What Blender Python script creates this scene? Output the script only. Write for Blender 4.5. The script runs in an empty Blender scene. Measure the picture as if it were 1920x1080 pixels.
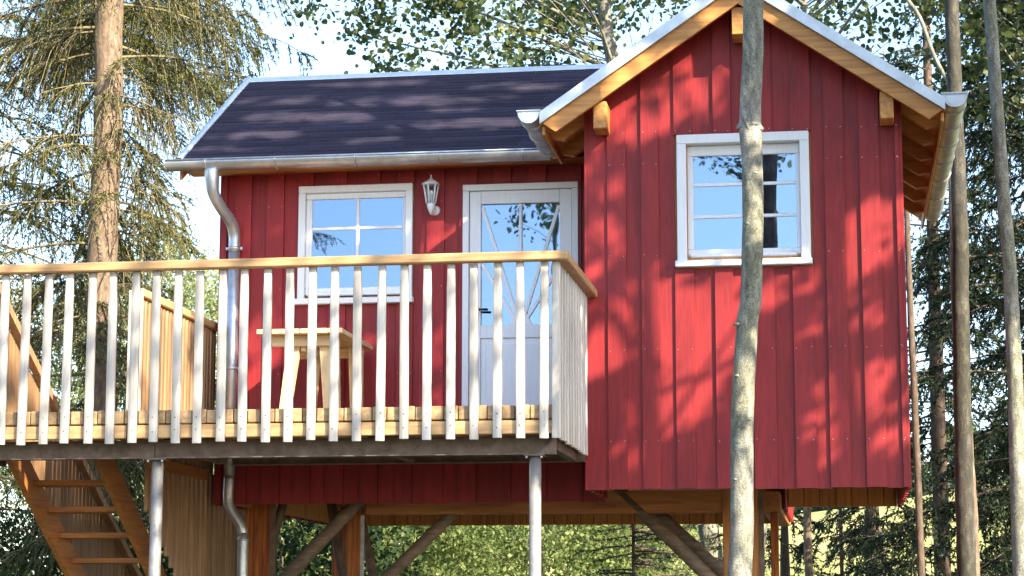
import bpy, bmesh, math, random
import numpy as np
from mathutils import Vector, Matrix

sc = bpy.context.scene
C = sc.collection
rad = math.radians

# ------------------------------------------------------------ camera
cam_d = bpy.data.cameras.new('camera')
cam = bpy.data.objects.new('camera', cam_d)
C.objects.link(cam)
cam_d.sensor_width = 36.0
cam_d.lens = 36.0 * 3950 / 1920
cam_d.clip_start = 0.1
cam_d.clip_end = 2000
YAW, PIT, ROL = rad(9.0), rad(8.97), rad(0.09)
fwd = Vector((-math.sin(YAW) * math.cos(PIT), math.cos(YAW) * math.cos(PIT), math.sin(PIT)))
rgt = Vector((math.cos(YAW), math.sin(YAW), 0))
upv = rgt.cross(fwd)
r2 = rgt * math.cos(ROL) + upv * math.sin(ROL)
u2 = upv * math.cos(ROL) - rgt * math.sin(ROL)
m = Matrix((r2, u2, -fwd)).transposed().to_4x4()
m.translation = Vector((0, -16, 0))
cam.matrix_world = m
sc.camera = cam

# ------------------------------------------------------------ light
SUN_AZ, SUN_EL = rad(131.2), rad(31.0)
world = bpy.data.worlds.new('World')
sc.world = world
world.use_nodes = True
wn = world.node_tree
sky = wn.nodes.new('ShaderNodeTexSky')
sky.sky_type = 'NISHITA'
sky.sun_disc = False
sky.sun_elevation = SUN_EL
sky.sun_rotation = SUN_AZ
sky.air_density = 1.0
sky.dust_density = 1.2
sky.ozone_density = 2.0
bg = wn.nodes['Background']
wn.links.new(sky.outputs[0], bg.inputs[0])
bg.inputs[1].default_value = 0.15
sun_d = bpy.data.lights.new('sun', 'SUN')
sun_d.energy = 5.0
sun_d.angle = rad(0.5)
sun_d.color = (1.0, 0.87, 0.67)
sun = bpy.data.objects.new('sun', sun_d)
C.objects.link(sun)
SUNV = Vector((math.sin(SUN_AZ) * math.cos(SUN_EL), math.cos(SUN_AZ) * math.cos(SUN_EL), math.sin(SUN_EL)))
sun.rotation_euler = SUNV.to_track_quat('Z', 'Y').to_euler()
sun.location = SUNV * 60
vs = sc.view_settings
vs.view_transform = 'Standard'
vs.look = 'None'
vs.gamma = 1.0
vs.use_curve_mapping = False
vs.exposure = 1.75
sc.cycles.max_bounces = 6
sc.cycles.transparent_max_bounces = 8

# ------------------------------------------------------------ helpers
WL = {}


def world_of(o):
    return WL.get(o.name, Vector((0, 0, 0)))


def mk(name, V, F, mat, smooth=False):
    """mesh from arrays; F is an (M,k) array or a list of such arrays"""
    me = bpy.data.meshes.new(name)
    V = np.asarray(V, dtype=np.float32)
    Fs = F if isinstance(F, list) else [F]
    Fs = [np.asarray(f, dtype=np.int32) for f in Fs if len(f)]
    me.vertices.add(len(V))
    me.vertices.foreach_set('co', V.ravel())
    nl = sum(f.size for f in Fs)
    npoly = sum(len(f) for f in Fs)
    me.loops.add(nl)
    me.loops.foreach_set('vertex_index', np.concatenate([f.ravel() for f in Fs]))
    me.polygons.add(npoly)
    tot = np.concatenate([np.full(len(f), f.shape[1], dtype=np.int32) for f in Fs])
    st = np.concatenate([[0], np.cumsum(tot)[:-1]]).astype(np.int32)
    me.polygons.foreach_set('loop_start', st)
    me.polygons.foreach_set('loop_total', tot)
    if smooth:
        me.polygons.foreach_set('use_smooth', np.ones(npoly, dtype=bool))
    me.update(calc_edges=True)
    me.validate()
    if mat is not None:
        me.materials.append(mat)
    return me


def place(name, me, wloc, parent=None, kind=None):
    o = bpy.data.objects.new(name, me)
    C.objects.link(o)
    wloc = Vector(wloc)
    if parent is not None:
        o.parent = parent
        o.location = wloc - world_of(parent)
    else:
        o.location = wloc
    WL[o.name] = wloc
    if kind:
        o['kind'] = kind
    return o


def part(name, V, F, mat, parent=None, smooth=False, kind=None):
    V = np.asarray(V, dtype=float)
    c = (V.min(0) + V.max(0)) / 2
    return place(name, mk(name, V - c, F, mat, smooth), c, parent, kind)


def thing(name, label, cat, loc, group=None):
    o = place(name, None, loc)
    o['label'] = label
    o['category'] = cat
    if group:
        o['group'] = group
    return o


BOX = {}


def box_mesh(name, dx, dy, dz, mat, bev):
    key = (name, round(dx, 3), round(dy, 3), round(dz, 3), mat.name, bev)
    if key in BOX:
        return BOX[key]
    bm = bmesh.new()
    bmesh.ops.create_cube(bm, size=1)
    bmesh.ops.scale(bm, vec=(dx, dy, dz), verts=bm.verts)
    if bev > 0:
        b = min(bev, 0.4 * min(dx, dy, dz))
        bmesh.ops.bevel(bm, geom=list(bm.edges), offset=b, segments=1, affect='EDGES')
    me = bpy.data.meshes.new(name)
    bm.to_mesh(me)
    bm.free()
    me.materials.append(mat)
    BOX[key] = me
    return me


def box(name, x0, x1, y0, y1, z0, z1, mat, parent=None, bev=0.003, kind=None):
    me = box_mesh(name, x1 - x0, y1 - y0, z1 - z0, mat, bev)
    return place(name, me, ((x0 + x1) / 2, (y0 + y1) / 2, (z0 + z1) / 2), parent, kind)


def prism(name, poly, axis, a, b, mat, parent=None, smooth=False, kind=None):
    """extrude a 2D polygon; axis 'y': poly is (x,z); axis 'x': poly is (y,z); axis 'z': (x,y)"""
    n = len(poly)
    V = []
    for t in (a, b):
        for p, q in poly:
            V.append({'y': (p, t, q), 'x': (t, p, q), 'z': (p, q, t)}[axis])
    bm = bmesh.new()
    vs_ = [bm.verts.new(v) for v in V]
    bm.faces.new(vs_[:n])
    bm.faces.new(vs_[n:])
    for i in range(n):
        j = (i + 1) % n
        bm.faces.new((vs_[i], vs_[j], vs_[n + j], vs_[n + i]))
    bmesh.ops.recalc_face_normals(bm, faces=bm.faces)
    Vn = np.array(V)
    c = (Vn.min(0) + Vn.max(0)) / 2
    bmesh.ops.translate(bm, verts=bm.verts, vec=-Vector(c))
    me = bpy.data.meshes.new(name)
    bm.to_mesh(me)
    bm.free()
    me.materials.append(mat)
    return place(name, me, c, parent, kind)


def tubes_arr(P, R, S=6):
    """P (N,K,3) polylines, R (N,K) radii -> verts, quads (S sides)"""
    P = np.asarray(P, float)
    R = np.asarray(R, float)
    N, K, _ = P.shape
    T = np.gradient(P, axis=1)
    T /= np.linalg.norm(T, axis=2, keepdims=True) + 1e-9
    avg = T.mean(1)
    ref = np.tile(np.array([0.0, 0.0, 1.0]), (N, 1))
    ref[np.abs(avg[:, 2]) > 0.8] = (1.0, 0.0, 0.0)
    A = np.cross(T, ref[:, None, :])
    A /= np.linalg.norm(A, axis=2, keepdims=True) + 1e-9
    B = np.cross(T, A)
    th = np.arange(S) * 2 * np.pi / S
    V = P[:, :, None, :] + R[:, :, None, None] * (np.cos(th)[None, None, :, None] * A[:, :, None, :] + np.sin(th)[None, None, :, None] * B[:, :, None, :])
    V = V.reshape(-1, 3)
    n, k, s = np.meshgrid(np.arange(N), np.arange(K - 1), np.arange(S), indexing='ij')
    b0 = (n * K + k) * S
    s1 = (s + 1) % S
    F = np.stack([b0 + s, b0 + s1, b0 + S + s1, b0 + S + s], -1).reshape(-1, 4)
    return V, F


def tube(name, pts, r, mat, parent=None, S=12, smooth=True, caps=True, kind=None):
    P = np.array(pts, float)[None]
    R = np.array([r] * len(pts) if np.isscalar(r) else r, float)[None]
    V, F = tubes_arr(P, R, S)
    Fs = [F]
    if caps:
        K = len(pts)
        Fs.append(np.array([list(range(S))[::-1], [(K - 1) * S + i for i in range(S)]]))
    return part(name, V, Fs, mat, parent, smooth, kind)


def smooth_pts(pts, n=6):
    """Catmull-Rom"""
    p = [np.array(q, float) for q in pts]
    p = [2 * p[0] - p[1]] + p + [2 * p[-1] - p[-2]]
    out = []
    for i in range(1, len(p) - 2):
        for k in range(n):
            t = k / n
            a, b, c, d = p[i - 1], p[i], p[i + 1], p[i + 2]
            out.append(0.5 * ((2 * b) + (-a + c) * t + (2 * a - 5 * b + 4 * c - d) * t * t + (-a + 3 * b - 3 * c + d) * t ** 3))
    out.append(p[-2])
    return np.array(out)


# ------------------------------------------------------------ materials
def newmat(name):
    mt = bpy.data.materials.new(name)
    mt.use_nodes = True
    nt = mt.node_tree
    return mt, nt, nt.nodes['Principled BSDF'], nt.nodes['Material Output']


def nd(nt, typ, **kw):
    n = nt.nodes.new(typ)
    for k, v in kw.items():
        setattr(n, k, v)
    return n


def ramp(nt, fac, stops):
    r = nt.nodes.new('ShaderNodeValToRGB')
    while len(r.color_ramp.elements) < len(stops):
        r.color_ramp.elements.new(0.5)
    for e, (p, c) in zip(r.color_ramp.elements, stops):
        e.position = p
        e.color = (c[0], c[1], c[2], 1)
    nt.links.new(fac, r.inputs[0])
    return r.outputs[0]


def coords(nt, scale, randomise=True):
    tc = nt.nodes.new('ShaderNodeTexCoord')
    out = tc.outputs['Object']
    if randomise:
        oi = nt.nodes.new('ShaderNodeObjectInfo')
        mul = nd(nt, 'ShaderNodeMath', operation='MULTIPLY')
        mul.inputs[1].default_value = 37.0
        nt.links.new(oi.outputs['Random'], mul.inputs[0])
        add = nd(nt, 'ShaderNodeVectorMath', operation='ADD')
        nt.links.new(out, add.inputs[0])
        nt.links.new(mul.outputs[0], add.inputs[1])
        out = add.outputs[0]
    mp = nt.nodes.new('ShaderNodeMapping')
    mp.inputs['Scale'].default_value = scale
    nt.links.new(out, mp.inputs[0])
    return mp.outputs[0]


def noise(nt, vec, scale, detail=4, rough=0.55, dist=0.0):
    n = nt.nodes.new('ShaderNodeTexNoise')
    n.inputs['Scale'].default_value = scale
    n.inputs['Detail'].default_value = detail
    n.inputs['Roughness'].default_value = rough
    n.inputs['Distortion'].default_value = dist
    nt.links.new(vec, n.inputs['Vector'])
    return n.outputs['Fac']


def bump(nt, h, bsdf, strength, dist=0.002):
    b = nt.nodes.new('ShaderNodeBump')
    b.inputs['Strength'].default_value = strength
    b.inputs['Distance'].default_value = dist
    nt.links.new(h, b.inputs['Height'])
    nt.links.new(b.outputs[0], bsdf.inputs['Normal'])


def vary(nt, col, amt, fac=None):
    """per-object brightness"""
    if fac is None:
        oi = nt.nodes.new('ShaderNodeObjectInfo')
        fac = oi.outputs['Random']
    mr = nt.nodes.new('ShaderNodeMapRange')
    mr.inputs['To Min'].default_value = 1 - amt
    mr.inputs['To Max'].default_value = 1 + amt
    nt.links.new(fac, mr.inputs['Value'])
    mx = nd(nt, 'ShaderNodeVectorMath', operation='SCALE')
    nt.links.new(col, mx.inputs[0])
    nt.links.new(mr.outputs[0], mx.inputs['Scale'])
    return mx.outputs[0]


AX = {'x': (0.06, 1, 1), 'y': (1, 0.06, 1), 'z': (1, 1, 0.06)}


def wood(name, cols, axis='z', rough=0.6, var=0.12, scale=28, knots=True, bumps=0.35):
    mt, nt, b, _ = newmat(name)
    v = coords(nt, AX[axis])
    g = noise(nt, v, scale, 5, 0.6, 0.6)
    col = ramp(nt, g, [(0.3, cols[0]), (0.55, cols[1]), (0.75, cols[2])])
    # broad discolouration
    v2 = coords(nt, tuple(0.4 + 0.6 * a for a in AX[axis]))
    g2 = noise(nt, v2, 4.0, 3)
    c2 = ramp(nt, g2, [(0.3, (0.78, 0.76, 0.74)), (0.65, (1.08, 1.06, 1.04))])
    mx = nd(nt, 'ShaderNodeMix', data_type='RGBA', blend_type='MULTIPLY')
    mx.inputs[0].default_value = 0.8
    nt.links.new(col, mx.inputs[6])
    nt.links.new(c2, mx.inputs[7])
    out = mx.outputs[2]
    if knots:
        vk = coords(nt, tuple(0.35 + 0.65 * a for a in AX[axis]))
        vo = nt.nodes.new('ShaderNodeTexVoronoi')
        vo.inputs['Scale'].default_value = 3.2
        nt.links.new(vk, vo.inputs['Vector'])
        kf = ramp(nt, vo.outputs['Distance'], [(0.03, (0.45, 0.33, 0.22)), (0.085, (1, 1, 1))])
        mk_ = nd(nt, 'ShaderNodeMix', data_type='RGBA', blend_type='MULTIPLY')
        mk_.inputs[0].default_value = 0.75
        nt.links.new(out, mk_.inputs[6])
        nt.links.new(kf, mk_.inputs[7])
        out = mk_.outputs[2]
    out = vary(nt, out, var)
    nt.links.new(out, b.inputs['Base Color'])
    b.inputs['Roughness'].default_value = rough
    bump(nt, g, b, bumps)
    return mt


def paint(name, base, dark, axis='z', rough=0.5, var=0.05, grain=0.82):
    mt, nt, b, _ = newmat(name)
    v = coords(nt, AX[axis])
    g = noise(nt, v, 60, 4, 0.65)
    v2 = coords(nt, (1, 1, 0.35))
    g2 = noise(nt, v2, 5, 4)
    col = ramp(nt, g2, [(0.3, dark), (0.7, base)])
    col2 = ramp(nt, g, [(0.25, (grain,) * 3), (0.6, (1.04, 1.04, 1.04))])
    mx = nd(nt, 'ShaderNodeMix', data_type='RGBA', blend_type='MULTIPLY')
    mx.inputs[0].default_value = 1
    nt.links.new(col, mx.inputs[6])
    nt.links.new(col2, mx.inputs[7])
    nt.links.new(vary(nt, mx.outputs[2], var), b.inputs['Base Color'])
    b.inputs['Roughness'].default_value = rough
    bump(nt, g, b, 0.35, 0.0015)
    return mt


def metal(name, base, dark, rough=0.42, metallic=0.75, scale=6):
    mt, nt, b, _ = newmat(name)
    v = coords(nt, (1, 1, 1))
    g = noise(nt, v, scale, 6, 0.65)
    col = ramp(nt, g, [(0.35, dark), (0.65, base)])
    nt.links.new(col, b.inputs['Base Color'])
    b.inputs['Metallic'].default_value = metallic
    rr = ramp(nt, g, [(0.3, (rough + 0.12,) * 3), (0.7, (rough - 0.08,) * 3)])
    nt.links.new(rr, b.inputs['Roughness'])
    bump(nt, g, b, 0.08)
    return mt


def leafmat(name, c1, c2, c3, trans=0.35, rough=0.55):
    mt, nt, b, out = newmat(name)
    geo = nt.nodes.new('ShaderNodeNewGeometry')
    col = ramp(nt, geo.outputs['Random Per Island'], [(0.0, c1), (0.5, c2), (1.0, c3)])
    nt.links.new(col, b.inputs['Base Color'])
    b.inputs['Roughness'].default_value = rough
    b.inputs['Specular IOR Level'].default_value = 0.3
    tr = nt.nodes.new('ShaderNodeBsdfTranslucent')
    nt.links.new(col, tr.inputs['Color'])
    mx = nt.nodes.new('ShaderNodeMixShader')
    mx.inputs[0].default_value = trans
    nt.links.new(b.outputs[0], mx.inputs[1])
    nt.links.new(tr.outputs[0], mx.inputs[2])
    nt.links.new(mx.outputs[0], out.inputs['Surface'])
    return mt


def bark(name, dark, mid, light, sx=14, bumps=0.6, rings=False):
    mt, nt, b, _ = newmat(name)
    v = coords(nt, (1, 1, 0.35), False)
    g = noise(nt, v, sx, 6, 0.65, 0.4)
    col = ramp(nt, g, [(0.32, dark), (0.5, mid), (0.68, light)])
    if rings:
        v2 = coords(nt, (2.0, 2.0, 7.0), False)
        g2 = noise(nt, v2, 5, 4, 0.7)
        c2 = ramp(nt, g2, [(0.30, (0.50, 0.48, 0.42)), (0.40, (1, 1, 1))])
        v3 = coords(nt, (1, 1, 0.6), False)
        g3 = noise(nt, v3, 2.2, 4)
        c3 = ramp(nt, g3, [(0.4, (0.72, 0.75, 0.58)), (0.62, (1, 1, 1))])
        for cc in (c2, c3):
            mx = nd(nt, 'ShaderNodeMix', data_type='RGBA', blend_type='MULTIPLY')
            mx.inputs[0].default_value = 0.8
            nt.links.new(col, mx.inputs[6])
            nt.links.new(cc, mx.inputs[7])
            col = mx.outputs[2]
        v4 = coords(nt, (1, 1, 1), False)
        g4 = noise(nt, v4, 110, 3, 0.7)
        c4 = ramp(nt, g4, [(0.36, (0.48, 0.48, 0.47)), (0.50, (1, 1, 1)), (0.66, (1.9, 1.85, 1.7))])
        mx = nd(nt, 'ShaderNodeMix', data_type='RGBA', blend_type='MULTIPLY')
        mx.inputs[0].default_value = 0.8
        nt.links.new(col, mx.inputs[6])
        nt.links.new(c4, mx.inputs[7])
        col = mx.outputs[2]
    nt.links.new(col, b.inputs['Base Color'])
    b.inputs['Roughness'].default_value = 0.85
    bump(nt, g, b, bumps, 0.01)
    return mt


M_RED = paint('red_paint', (0.305, 0.022, 0.025), (0.205, 0.015, 0.019), var=0.09, grain=0.70)
M_REDRAW = wood('bare_board_backs', [(0.34, 0.14, 0.035), (0.52, 0.23, 0.055), (0.62, 0.31, 0.09)], 'z')
M_ORANGE = {a: wood('glazed_larch_' + a, [(0.36, 0.15, 0.035), (0.56, 0.26, 0.065), (0.66, 0.36, 0.11)], a, 0.5) for a in 'xyz'}
M_BEAM = {a: wood('brown_beam_' + a, [(0.26, 0.10, 0.028), (0.44, 0.18, 0.045), (0.54, 0.25, 0.07)], a, 0.55) for a in 'xyz'}
M_RAIL = {a: wood('pale_larch_' + a, [(0.38, 0.22, 0.095), (0.55, 0.35, 0.165), (0.63, 0.43, 0.22)], a, 0.55) for a in 'xyz'}
M_BAL = wood('baluster_larch', [(0.38, 0.36, 0.325), (0.52, 0.50, 0.46), (0.61, 0.59, 0.55)], 'z', 0.6, 0.16, knots=True)
M_BALB = wood('browner_baluster_larch', [(0.19, 0.11, 0.055), (0.30, 0.18, 0.09), (0.40, 0.26, 0.14)], 'z', 0.6, 0.18, knots=False)
M_DECK = wood('deck_larch', [(0.26, 0.16, 0.08), (0.42, 0.28, 0.14), (0.56, 0.40, 0.22)], 'y', 0.65, 0.38)
M_TABLE = {a: wood('table_pine_' + a, [(0.52, 0.38, 0.20), (0.68, 0.52, 0.30), (0.76, 0.61, 0.38)], a, 0.5, 0.06) for a in 'xyz'}
M_WHITE = paint('white_paint', (0.76, 0.79, 0.84), (0.72, 0.75, 0.80), rough=0.35, var=0.02, grain=0.94)
M_ZINC = metal('zinc', (0.62, 0.66, 0.70), (0.40, 0.43, 0.47), 0.40, 0.8)
M_FLASH = metal('roof_flashing', (0.66, 0.74, 0.82), (0.50, 0.58, 0.66), 0.5, 0.35)
M_STEEL = metal('galvanised_steel', (0.42, 0.42, 0.42), (0.24, 0.23, 0.22), 0.5, 0.6, 10)
M_STEELB = metal('weathered_steel', (0.20, 0.145, 0.11), (0.10, 0.07, 0.052), 0.65, 0.15, 10)
M_RUST = wood('rusty_orange_post', [(0.12, 0.03, 0.01), (0.34, 0.10, 0.02), (0.50, 0.19, 0.04)], 'z', 0.8, 0.1, 40)
M_BLACK = metal('black_metal', (0.02, 0.02, 0.02), (0.012, 0.012, 0.012), 0.3, 0.5)


M_RED.node_tree.nodes['Principled BSDF'].inputs['Specular IOR Level'].default_value = 0.32


def make_roofmat():
    mt, nt, b, _ = newmat('bitumen_shingle')
    v = coords(nt, (1, 1, 1), False)
    g = noise(nt, v, 90, 5, 0.7)
    g2 = noise(nt, coords(nt, (0.6, 3, 3), False), 6, 5)
    geo = nt.nodes.new('ShaderNodeNewGeometry')
    col = ramp(nt, g, [(0.35, (0.016, 0.015, 0.028)), (0.65, (0.044, 0.040, 0.066))])
    c2 = ramp(nt, g2, [(0.3, (0.75, 0.75, 0.8)), (0.7, (1.25, 1.2, 1.15))])
    mx = nd(nt, 'ShaderNodeMix', data_type='RGBA', blend_type='MULTIPLY')
    mx.inputs[0].default_value = 1
    nt.links.new(col, mx.inputs[6])
    nt.links.new(c2, mx.inputs[7])
    nt.links.new(vary(nt, mx.outputs[2], 0.25, geo.outputs['Random Per Island']), b.inputs['Base Color'])
    b.inputs['Roughness'].default_value = 0.85
    b.inputs['Specular IOR Level'].default_value = 0.2
    bump(nt, g, b, 0.5, 0.004)
    return mt


M_ROOF = make_roofmat()


def make_glass(name, refl, tint):
    mt, nt, b, out = newmat(name)
    nt.nodes.remove(b)
    gl = nt.nodes.new('ShaderNodeBsdfGlossy')
    gl.inputs['Color'].default_value = tint
    gl.inputs['Roughness'].default_value = 0.012
    tr = nt.nodes.new('ShaderNodeBsdfTransparent')
    tr.inputs['Color'].default_value = (0.75, 0.8, 0.82, 1)
    mx = nt.nodes.new('ShaderNodeMixShader')
    mx.inputs[0].default_value = refl
    v = coords(nt, (1, 1, 1))
    g = noise(nt, v, 1.6, 2)
    bp = nt.nodes.new('ShaderNodeBump')
    bp.inputs['Strength'].default_value = 0.14
    bp.inputs['Distance'].default_value = 0.01
    nt.links.new(g, bp.inputs['Height'])
    nt.links.new(bp.outputs[0], gl.inputs['Normal'])
    nt.links.new(tr.outputs[0], mx.inputs[1])
    nt.links.new(gl.outputs[0], mx.inputs[2])
    nt.links.new(mx.outputs[0], out.inputs['Surface'])
    return mt


M_GLASS = make_glass('window_glass', 0.31, (0.50, 0.65, 0.88, 1))
M_LGLASS = make_glass('lantern_glass', 0.12, (0.9, 0.95, 1.0, 1))
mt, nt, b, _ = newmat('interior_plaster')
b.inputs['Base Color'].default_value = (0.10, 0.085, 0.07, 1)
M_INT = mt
M_ASPBARK = bark('aspen_bark', (0.11, 0.11, 0.10), (0.21, 0.205, 0.18), (0.36, 0.355, 0.32), 20, 0.35, True)
M_SPRBARK = bark('spruce_bark', (0.085, 0.058, 0.04), (0.17, 0.12, 0.08), (0.28, 0.205, 0.14), 26, 0.9)
M_DARKBARK = bark('dark_bark', (0.05, 0.035, 0.025), (0.10, 0.07, 0.05), (0.17, 0.12, 0.09), 26, 0.8)
M_ASPBARK_SHADE = bark('aspen_bark_shade_tone', (0.022, 0.020, 0.018), (0.05, 0.045, 0.038), (0.10, 0.095, 0.082), 20, 0.6, True)  # aspen bark with shade put into its colour, for a sunlit trunk
M_TWIG = bark('lichen_twig', (0.10, 0.08, 0.045), (0.18, 0.15, 0.08), (0.28, 0.24, 0.14), 30, 0.2)
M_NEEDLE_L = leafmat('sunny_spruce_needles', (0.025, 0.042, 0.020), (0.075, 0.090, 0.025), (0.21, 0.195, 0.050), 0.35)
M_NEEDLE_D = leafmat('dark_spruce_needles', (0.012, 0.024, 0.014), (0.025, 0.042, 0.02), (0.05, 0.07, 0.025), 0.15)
M_ASPLEAF = leafmat('aspen_leaves', (0.045, 0.075, 0.03), (0.095, 0.135, 0.05), (0.22, 0.24, 0.08), 0.48, 0.4)
M_BUSHLEAF = leafmat('sunlit_bush_leaves', (0.16, 0.21, 0.08), (0.28, 0.32, 0.14), (0.42, 0.44, 0.23), 0.5, 0.8)
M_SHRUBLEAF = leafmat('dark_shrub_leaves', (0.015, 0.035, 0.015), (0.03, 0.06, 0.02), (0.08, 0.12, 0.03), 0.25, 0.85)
M_MIDLEAF = leafmat('mid_green_leaves', (0.07, 0.11, 0.035), (0.14, 0.19, 0.06), (0.28, 0.31, 0.12), 0.45, 0.8)
M_FARLEAF = leafmat('far_forest_leaves', (0.035, 0.065, 0.035), (0.06, 0.09, 0.045), (0.09, 0.12, 0.05), 0.2)


def make_ground():
    mt, nt, b, _ = newmat('meadow')
    tc = nt.nodes.new('ShaderNodeTexCoord')
    g = noise(nt, tc.outputs['Object'], 0.15, 6)
    g2 = noise(nt, tc.outputs['Object'], 9, 6, 0.7)
    col = ramp(nt, g, [(0.3, (0.28, 0.30, 0.07)), (0.7, (0.46, 0.42, 0.15))])
    c2 = ramp(nt, g2, [(0.3, (0.7, 0.7, 0.7)), (0.7, (1.15, 1.15, 1.15))])
    mx = nd(nt, 'ShaderNodeMix', data_type='RGBA', blend_type='MULTIPLY')
    mx.inputs[0].default_value = 1
    nt.links.new(col, mx.inputs[6])
    nt.links.new(c2, mx.inputs[7])
    # needle litter under the trees near the house
    sep = nt.nodes.new('ShaderNodeSeparateXYZ')
    nt.links.new(tc.outputs['Object'], sep.inputs[0])
    ad = nd(nt, 'ShaderNodeMath', operation='MULTIPLY_ADD')
    ad.inputs[1].default_value = 8.0
    nt.links.new(g, ad.inputs[0])
    nt.links.new(sep.outputs['Y'], ad.inputs[2])
    mr = nt.nodes.new('ShaderNodeMapRange')
    mr.inputs['From Min'].default_value = 16.0
    mr.inputs['From Max'].default_value = 20.0
    nt.links.new(ad.outputs[0], mr.inputs['Value'])
    lit = ramp(nt, g2, [(0.35, (0.022, 0.018, 0.010)), (0.65, (0.055, 0.050, 0.022))])
    mx2 = nd(nt, 'ShaderNodeMix', data_type='RGBA')
    nt.links.new(mr.outputs[0], mx2.inputs[0])
    nt.links.new(lit, mx2.inputs[6])
    nt.links.new(mx.outputs[2], mx2.inputs[7])
    nt.links.new(mx2.outputs[2], b.inputs['Base Color'])
    b.inputs['Roughness'].default_value = 0.9
    bump(nt, g2, b, 0.8, 0.05)
    return mt


# ------------------------------------------------------------ ground
GZ = -1.6


def ground_z(x, y):
    s = np.clip((y - 14) / 90.0, 0, 1)
    s = s * s * (3 - 2 * s)
    return GZ + s * np.clip(7.6 + 0.16 * x, 0.5, 10.0) + 0.06 * np.sin(x * 0.7) * np.cos(y * 0.5)


gx = np.concatenate([np.linspace(-160, -42, 20), np.linspace(-40, 40, 120), np.linspace(42, 160, 20)])
gy = np.concatenate([np.linspace(-120, -22, 20), np.linspace(-20, 130, 170), np.linspace(133, 260, 20)])
GXX, GYY = np.meshgrid(gx, gy, indexing='ij')
GV = np.stack([GXX, GYY, ground_z(GXX, GYY)], -1).reshape(-1, 3)
ni, nj = len(gx), len(gy)
I, J = np.meshgrid(np.arange(ni - 1), np.arange(nj - 1), indexing='ij')
GF = np.stack([I * nj + J, (I + 1) * nj + J, (I + 1) * nj + J + 1, I * nj + J + 1], -1).reshape(-1, 4)
g_o = place('ground', mk('ground', GV, GF, make_ground(), True), (0, 0, 0), None, 'structure')
g_o['label'] = 'sunlit yellow green meadow sloping up behind the tree house'


# ============================================================ TREE HOUSE
HOUSE = thing('treehouse', 'red board clad tree house on stilts with gabled front wing', 'tree house', (-2.4, 2.6, GZ))

RX = -0.735          # gable ridge x


def ztop(x):
    return 4.906 - 0.684 * abs(x - RX)


def board_pieces(x0, x1, z0, ztopf, hole):
    """rect clipped under ztopf, minus hole; returns polygons in (x,z)"""
    def poly(a, b_, lo, hi=None):
        if hi is None:
            if a < RX < b_:
                return [(a, lo), (b_, lo), (b_, ztopf(b_)), (RX, ztopf(RX)), (a, ztopf(a))]
            return [(a, lo), (b_, lo), (b_, ztopf(b_)), (a, ztopf(a))]
        return [(a, lo), (b_, lo), (b_, hi), (a, hi)]
    out = []
    if hole is None:
        return [poly(x0, x1, z0)]
    hs = hole if isinstance(hole, list) else [hole]
    for hx0, hx1, hz0, hz1 in hs:
        if x1 > hx0 + 0.005 and x0 < hx1 - 0.005:
            if x0 < hx0 - 0.02:
                out.append(poly(x0, hx0, z0))
            if x1 > hx1 + 0.02:
                out.append(poly(hx1, x1, z0))
            a, b_ = max(x0, hx0), min(x1, hx1)
            if b_ - a > 0.012:
                if hz0 > z0 + 0.02:
                    out.append(poly(a, b_, z0, hz0))
                out.append(poly(a, b_, hz1))
            return out
    return [poly(x0, x1, z0)]


def clad_front(wall, proud, xa, xb, yf, z0, zf, hole, seed):
    rnd = random.Random(seed)
    nails = []
    gaps = []
    last = xa
    for a, b_ in proud:
        if a - last > 0.02:
            gaps.append((last, a))
        last = b_
    if xb - last > 0.02:
        gaps.append((last, xb))
    for a, b_ in gaps:
        a2 = a - 0.015 if a > xa else a
        b2 = b_ + 0.015 if b_ < xb else b_
        for pl in board_pieces(a2, b2, z0 + rnd.uniform(-0.004, 0.004), zf, hole):
            prism('board', pl, 'y', yf + 0.002, yf + 0.022, M_RED, wall)
    for a, b_ in proud:
        d = rnd.uniform(-0.002, 0.003)
        for pl in board_pieces(a + rnd.uniform(-0.002, 0.002), b_ + rnd.uniform(-0.002, 0.002), z0 + rnd.uniform(-0.004, 0.004), zf, hole):
            prism('board', pl, 'y', yf - 0.024 - d, yf - 0.001, M_RED, wall)
        for zz in (1.35, 2.05, 2.78, 3.5, 3.75):
            for xx in (a + 0.02, b_ - 0.02):
                z_ = zz + rnd.uniform(-0.01, 0.01)
                if zf(xx) < z_ + 0.05:
                    continue
                bad = False
                for h in ([] if hole is None else (hole if isinstance(hole, list) else [hole])):
                    if h[0] - 0.02 < xx < h[1] + 0.02 and h[2] < z_ < h[3]:
                        bad = True
                if not bad:
                    nails.append((xx, yf - 0.0265 - d, z_))
    V = []
    F = []
    for x, y, z in nails:
        s = 0.0035
        n0 = len(V)
        V += [(x - s, y, z), (x, y - 0.002, z - s), (x + s, y, z), (x, y - 0.002, z + s)]
        F.append((n0, n0 + 1, n0 + 2, n0 + 3))
    if V:
        part('nails', V, np.array(F), M_ZINC, wall, kind='stuff')


# --- gable wing front wall (y = 0)
GX0, GX1 = -1.94, 0.457
GZ0 = 0.985
gproud = [(-1.785, -1.637), (-1.519, -1.380), (-1.266, -1.116), (-0.958, -0.821), (-0.676, -0.508), (-0.368, -0.212), (-0.109, 0.038), (0.157, 0.307), (0.425, 0.457)]
whole = (-1.262, -0.205, 2.672, 3.728)
wop = (-1.165, -0.29, 2.77, 3.66)


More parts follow.
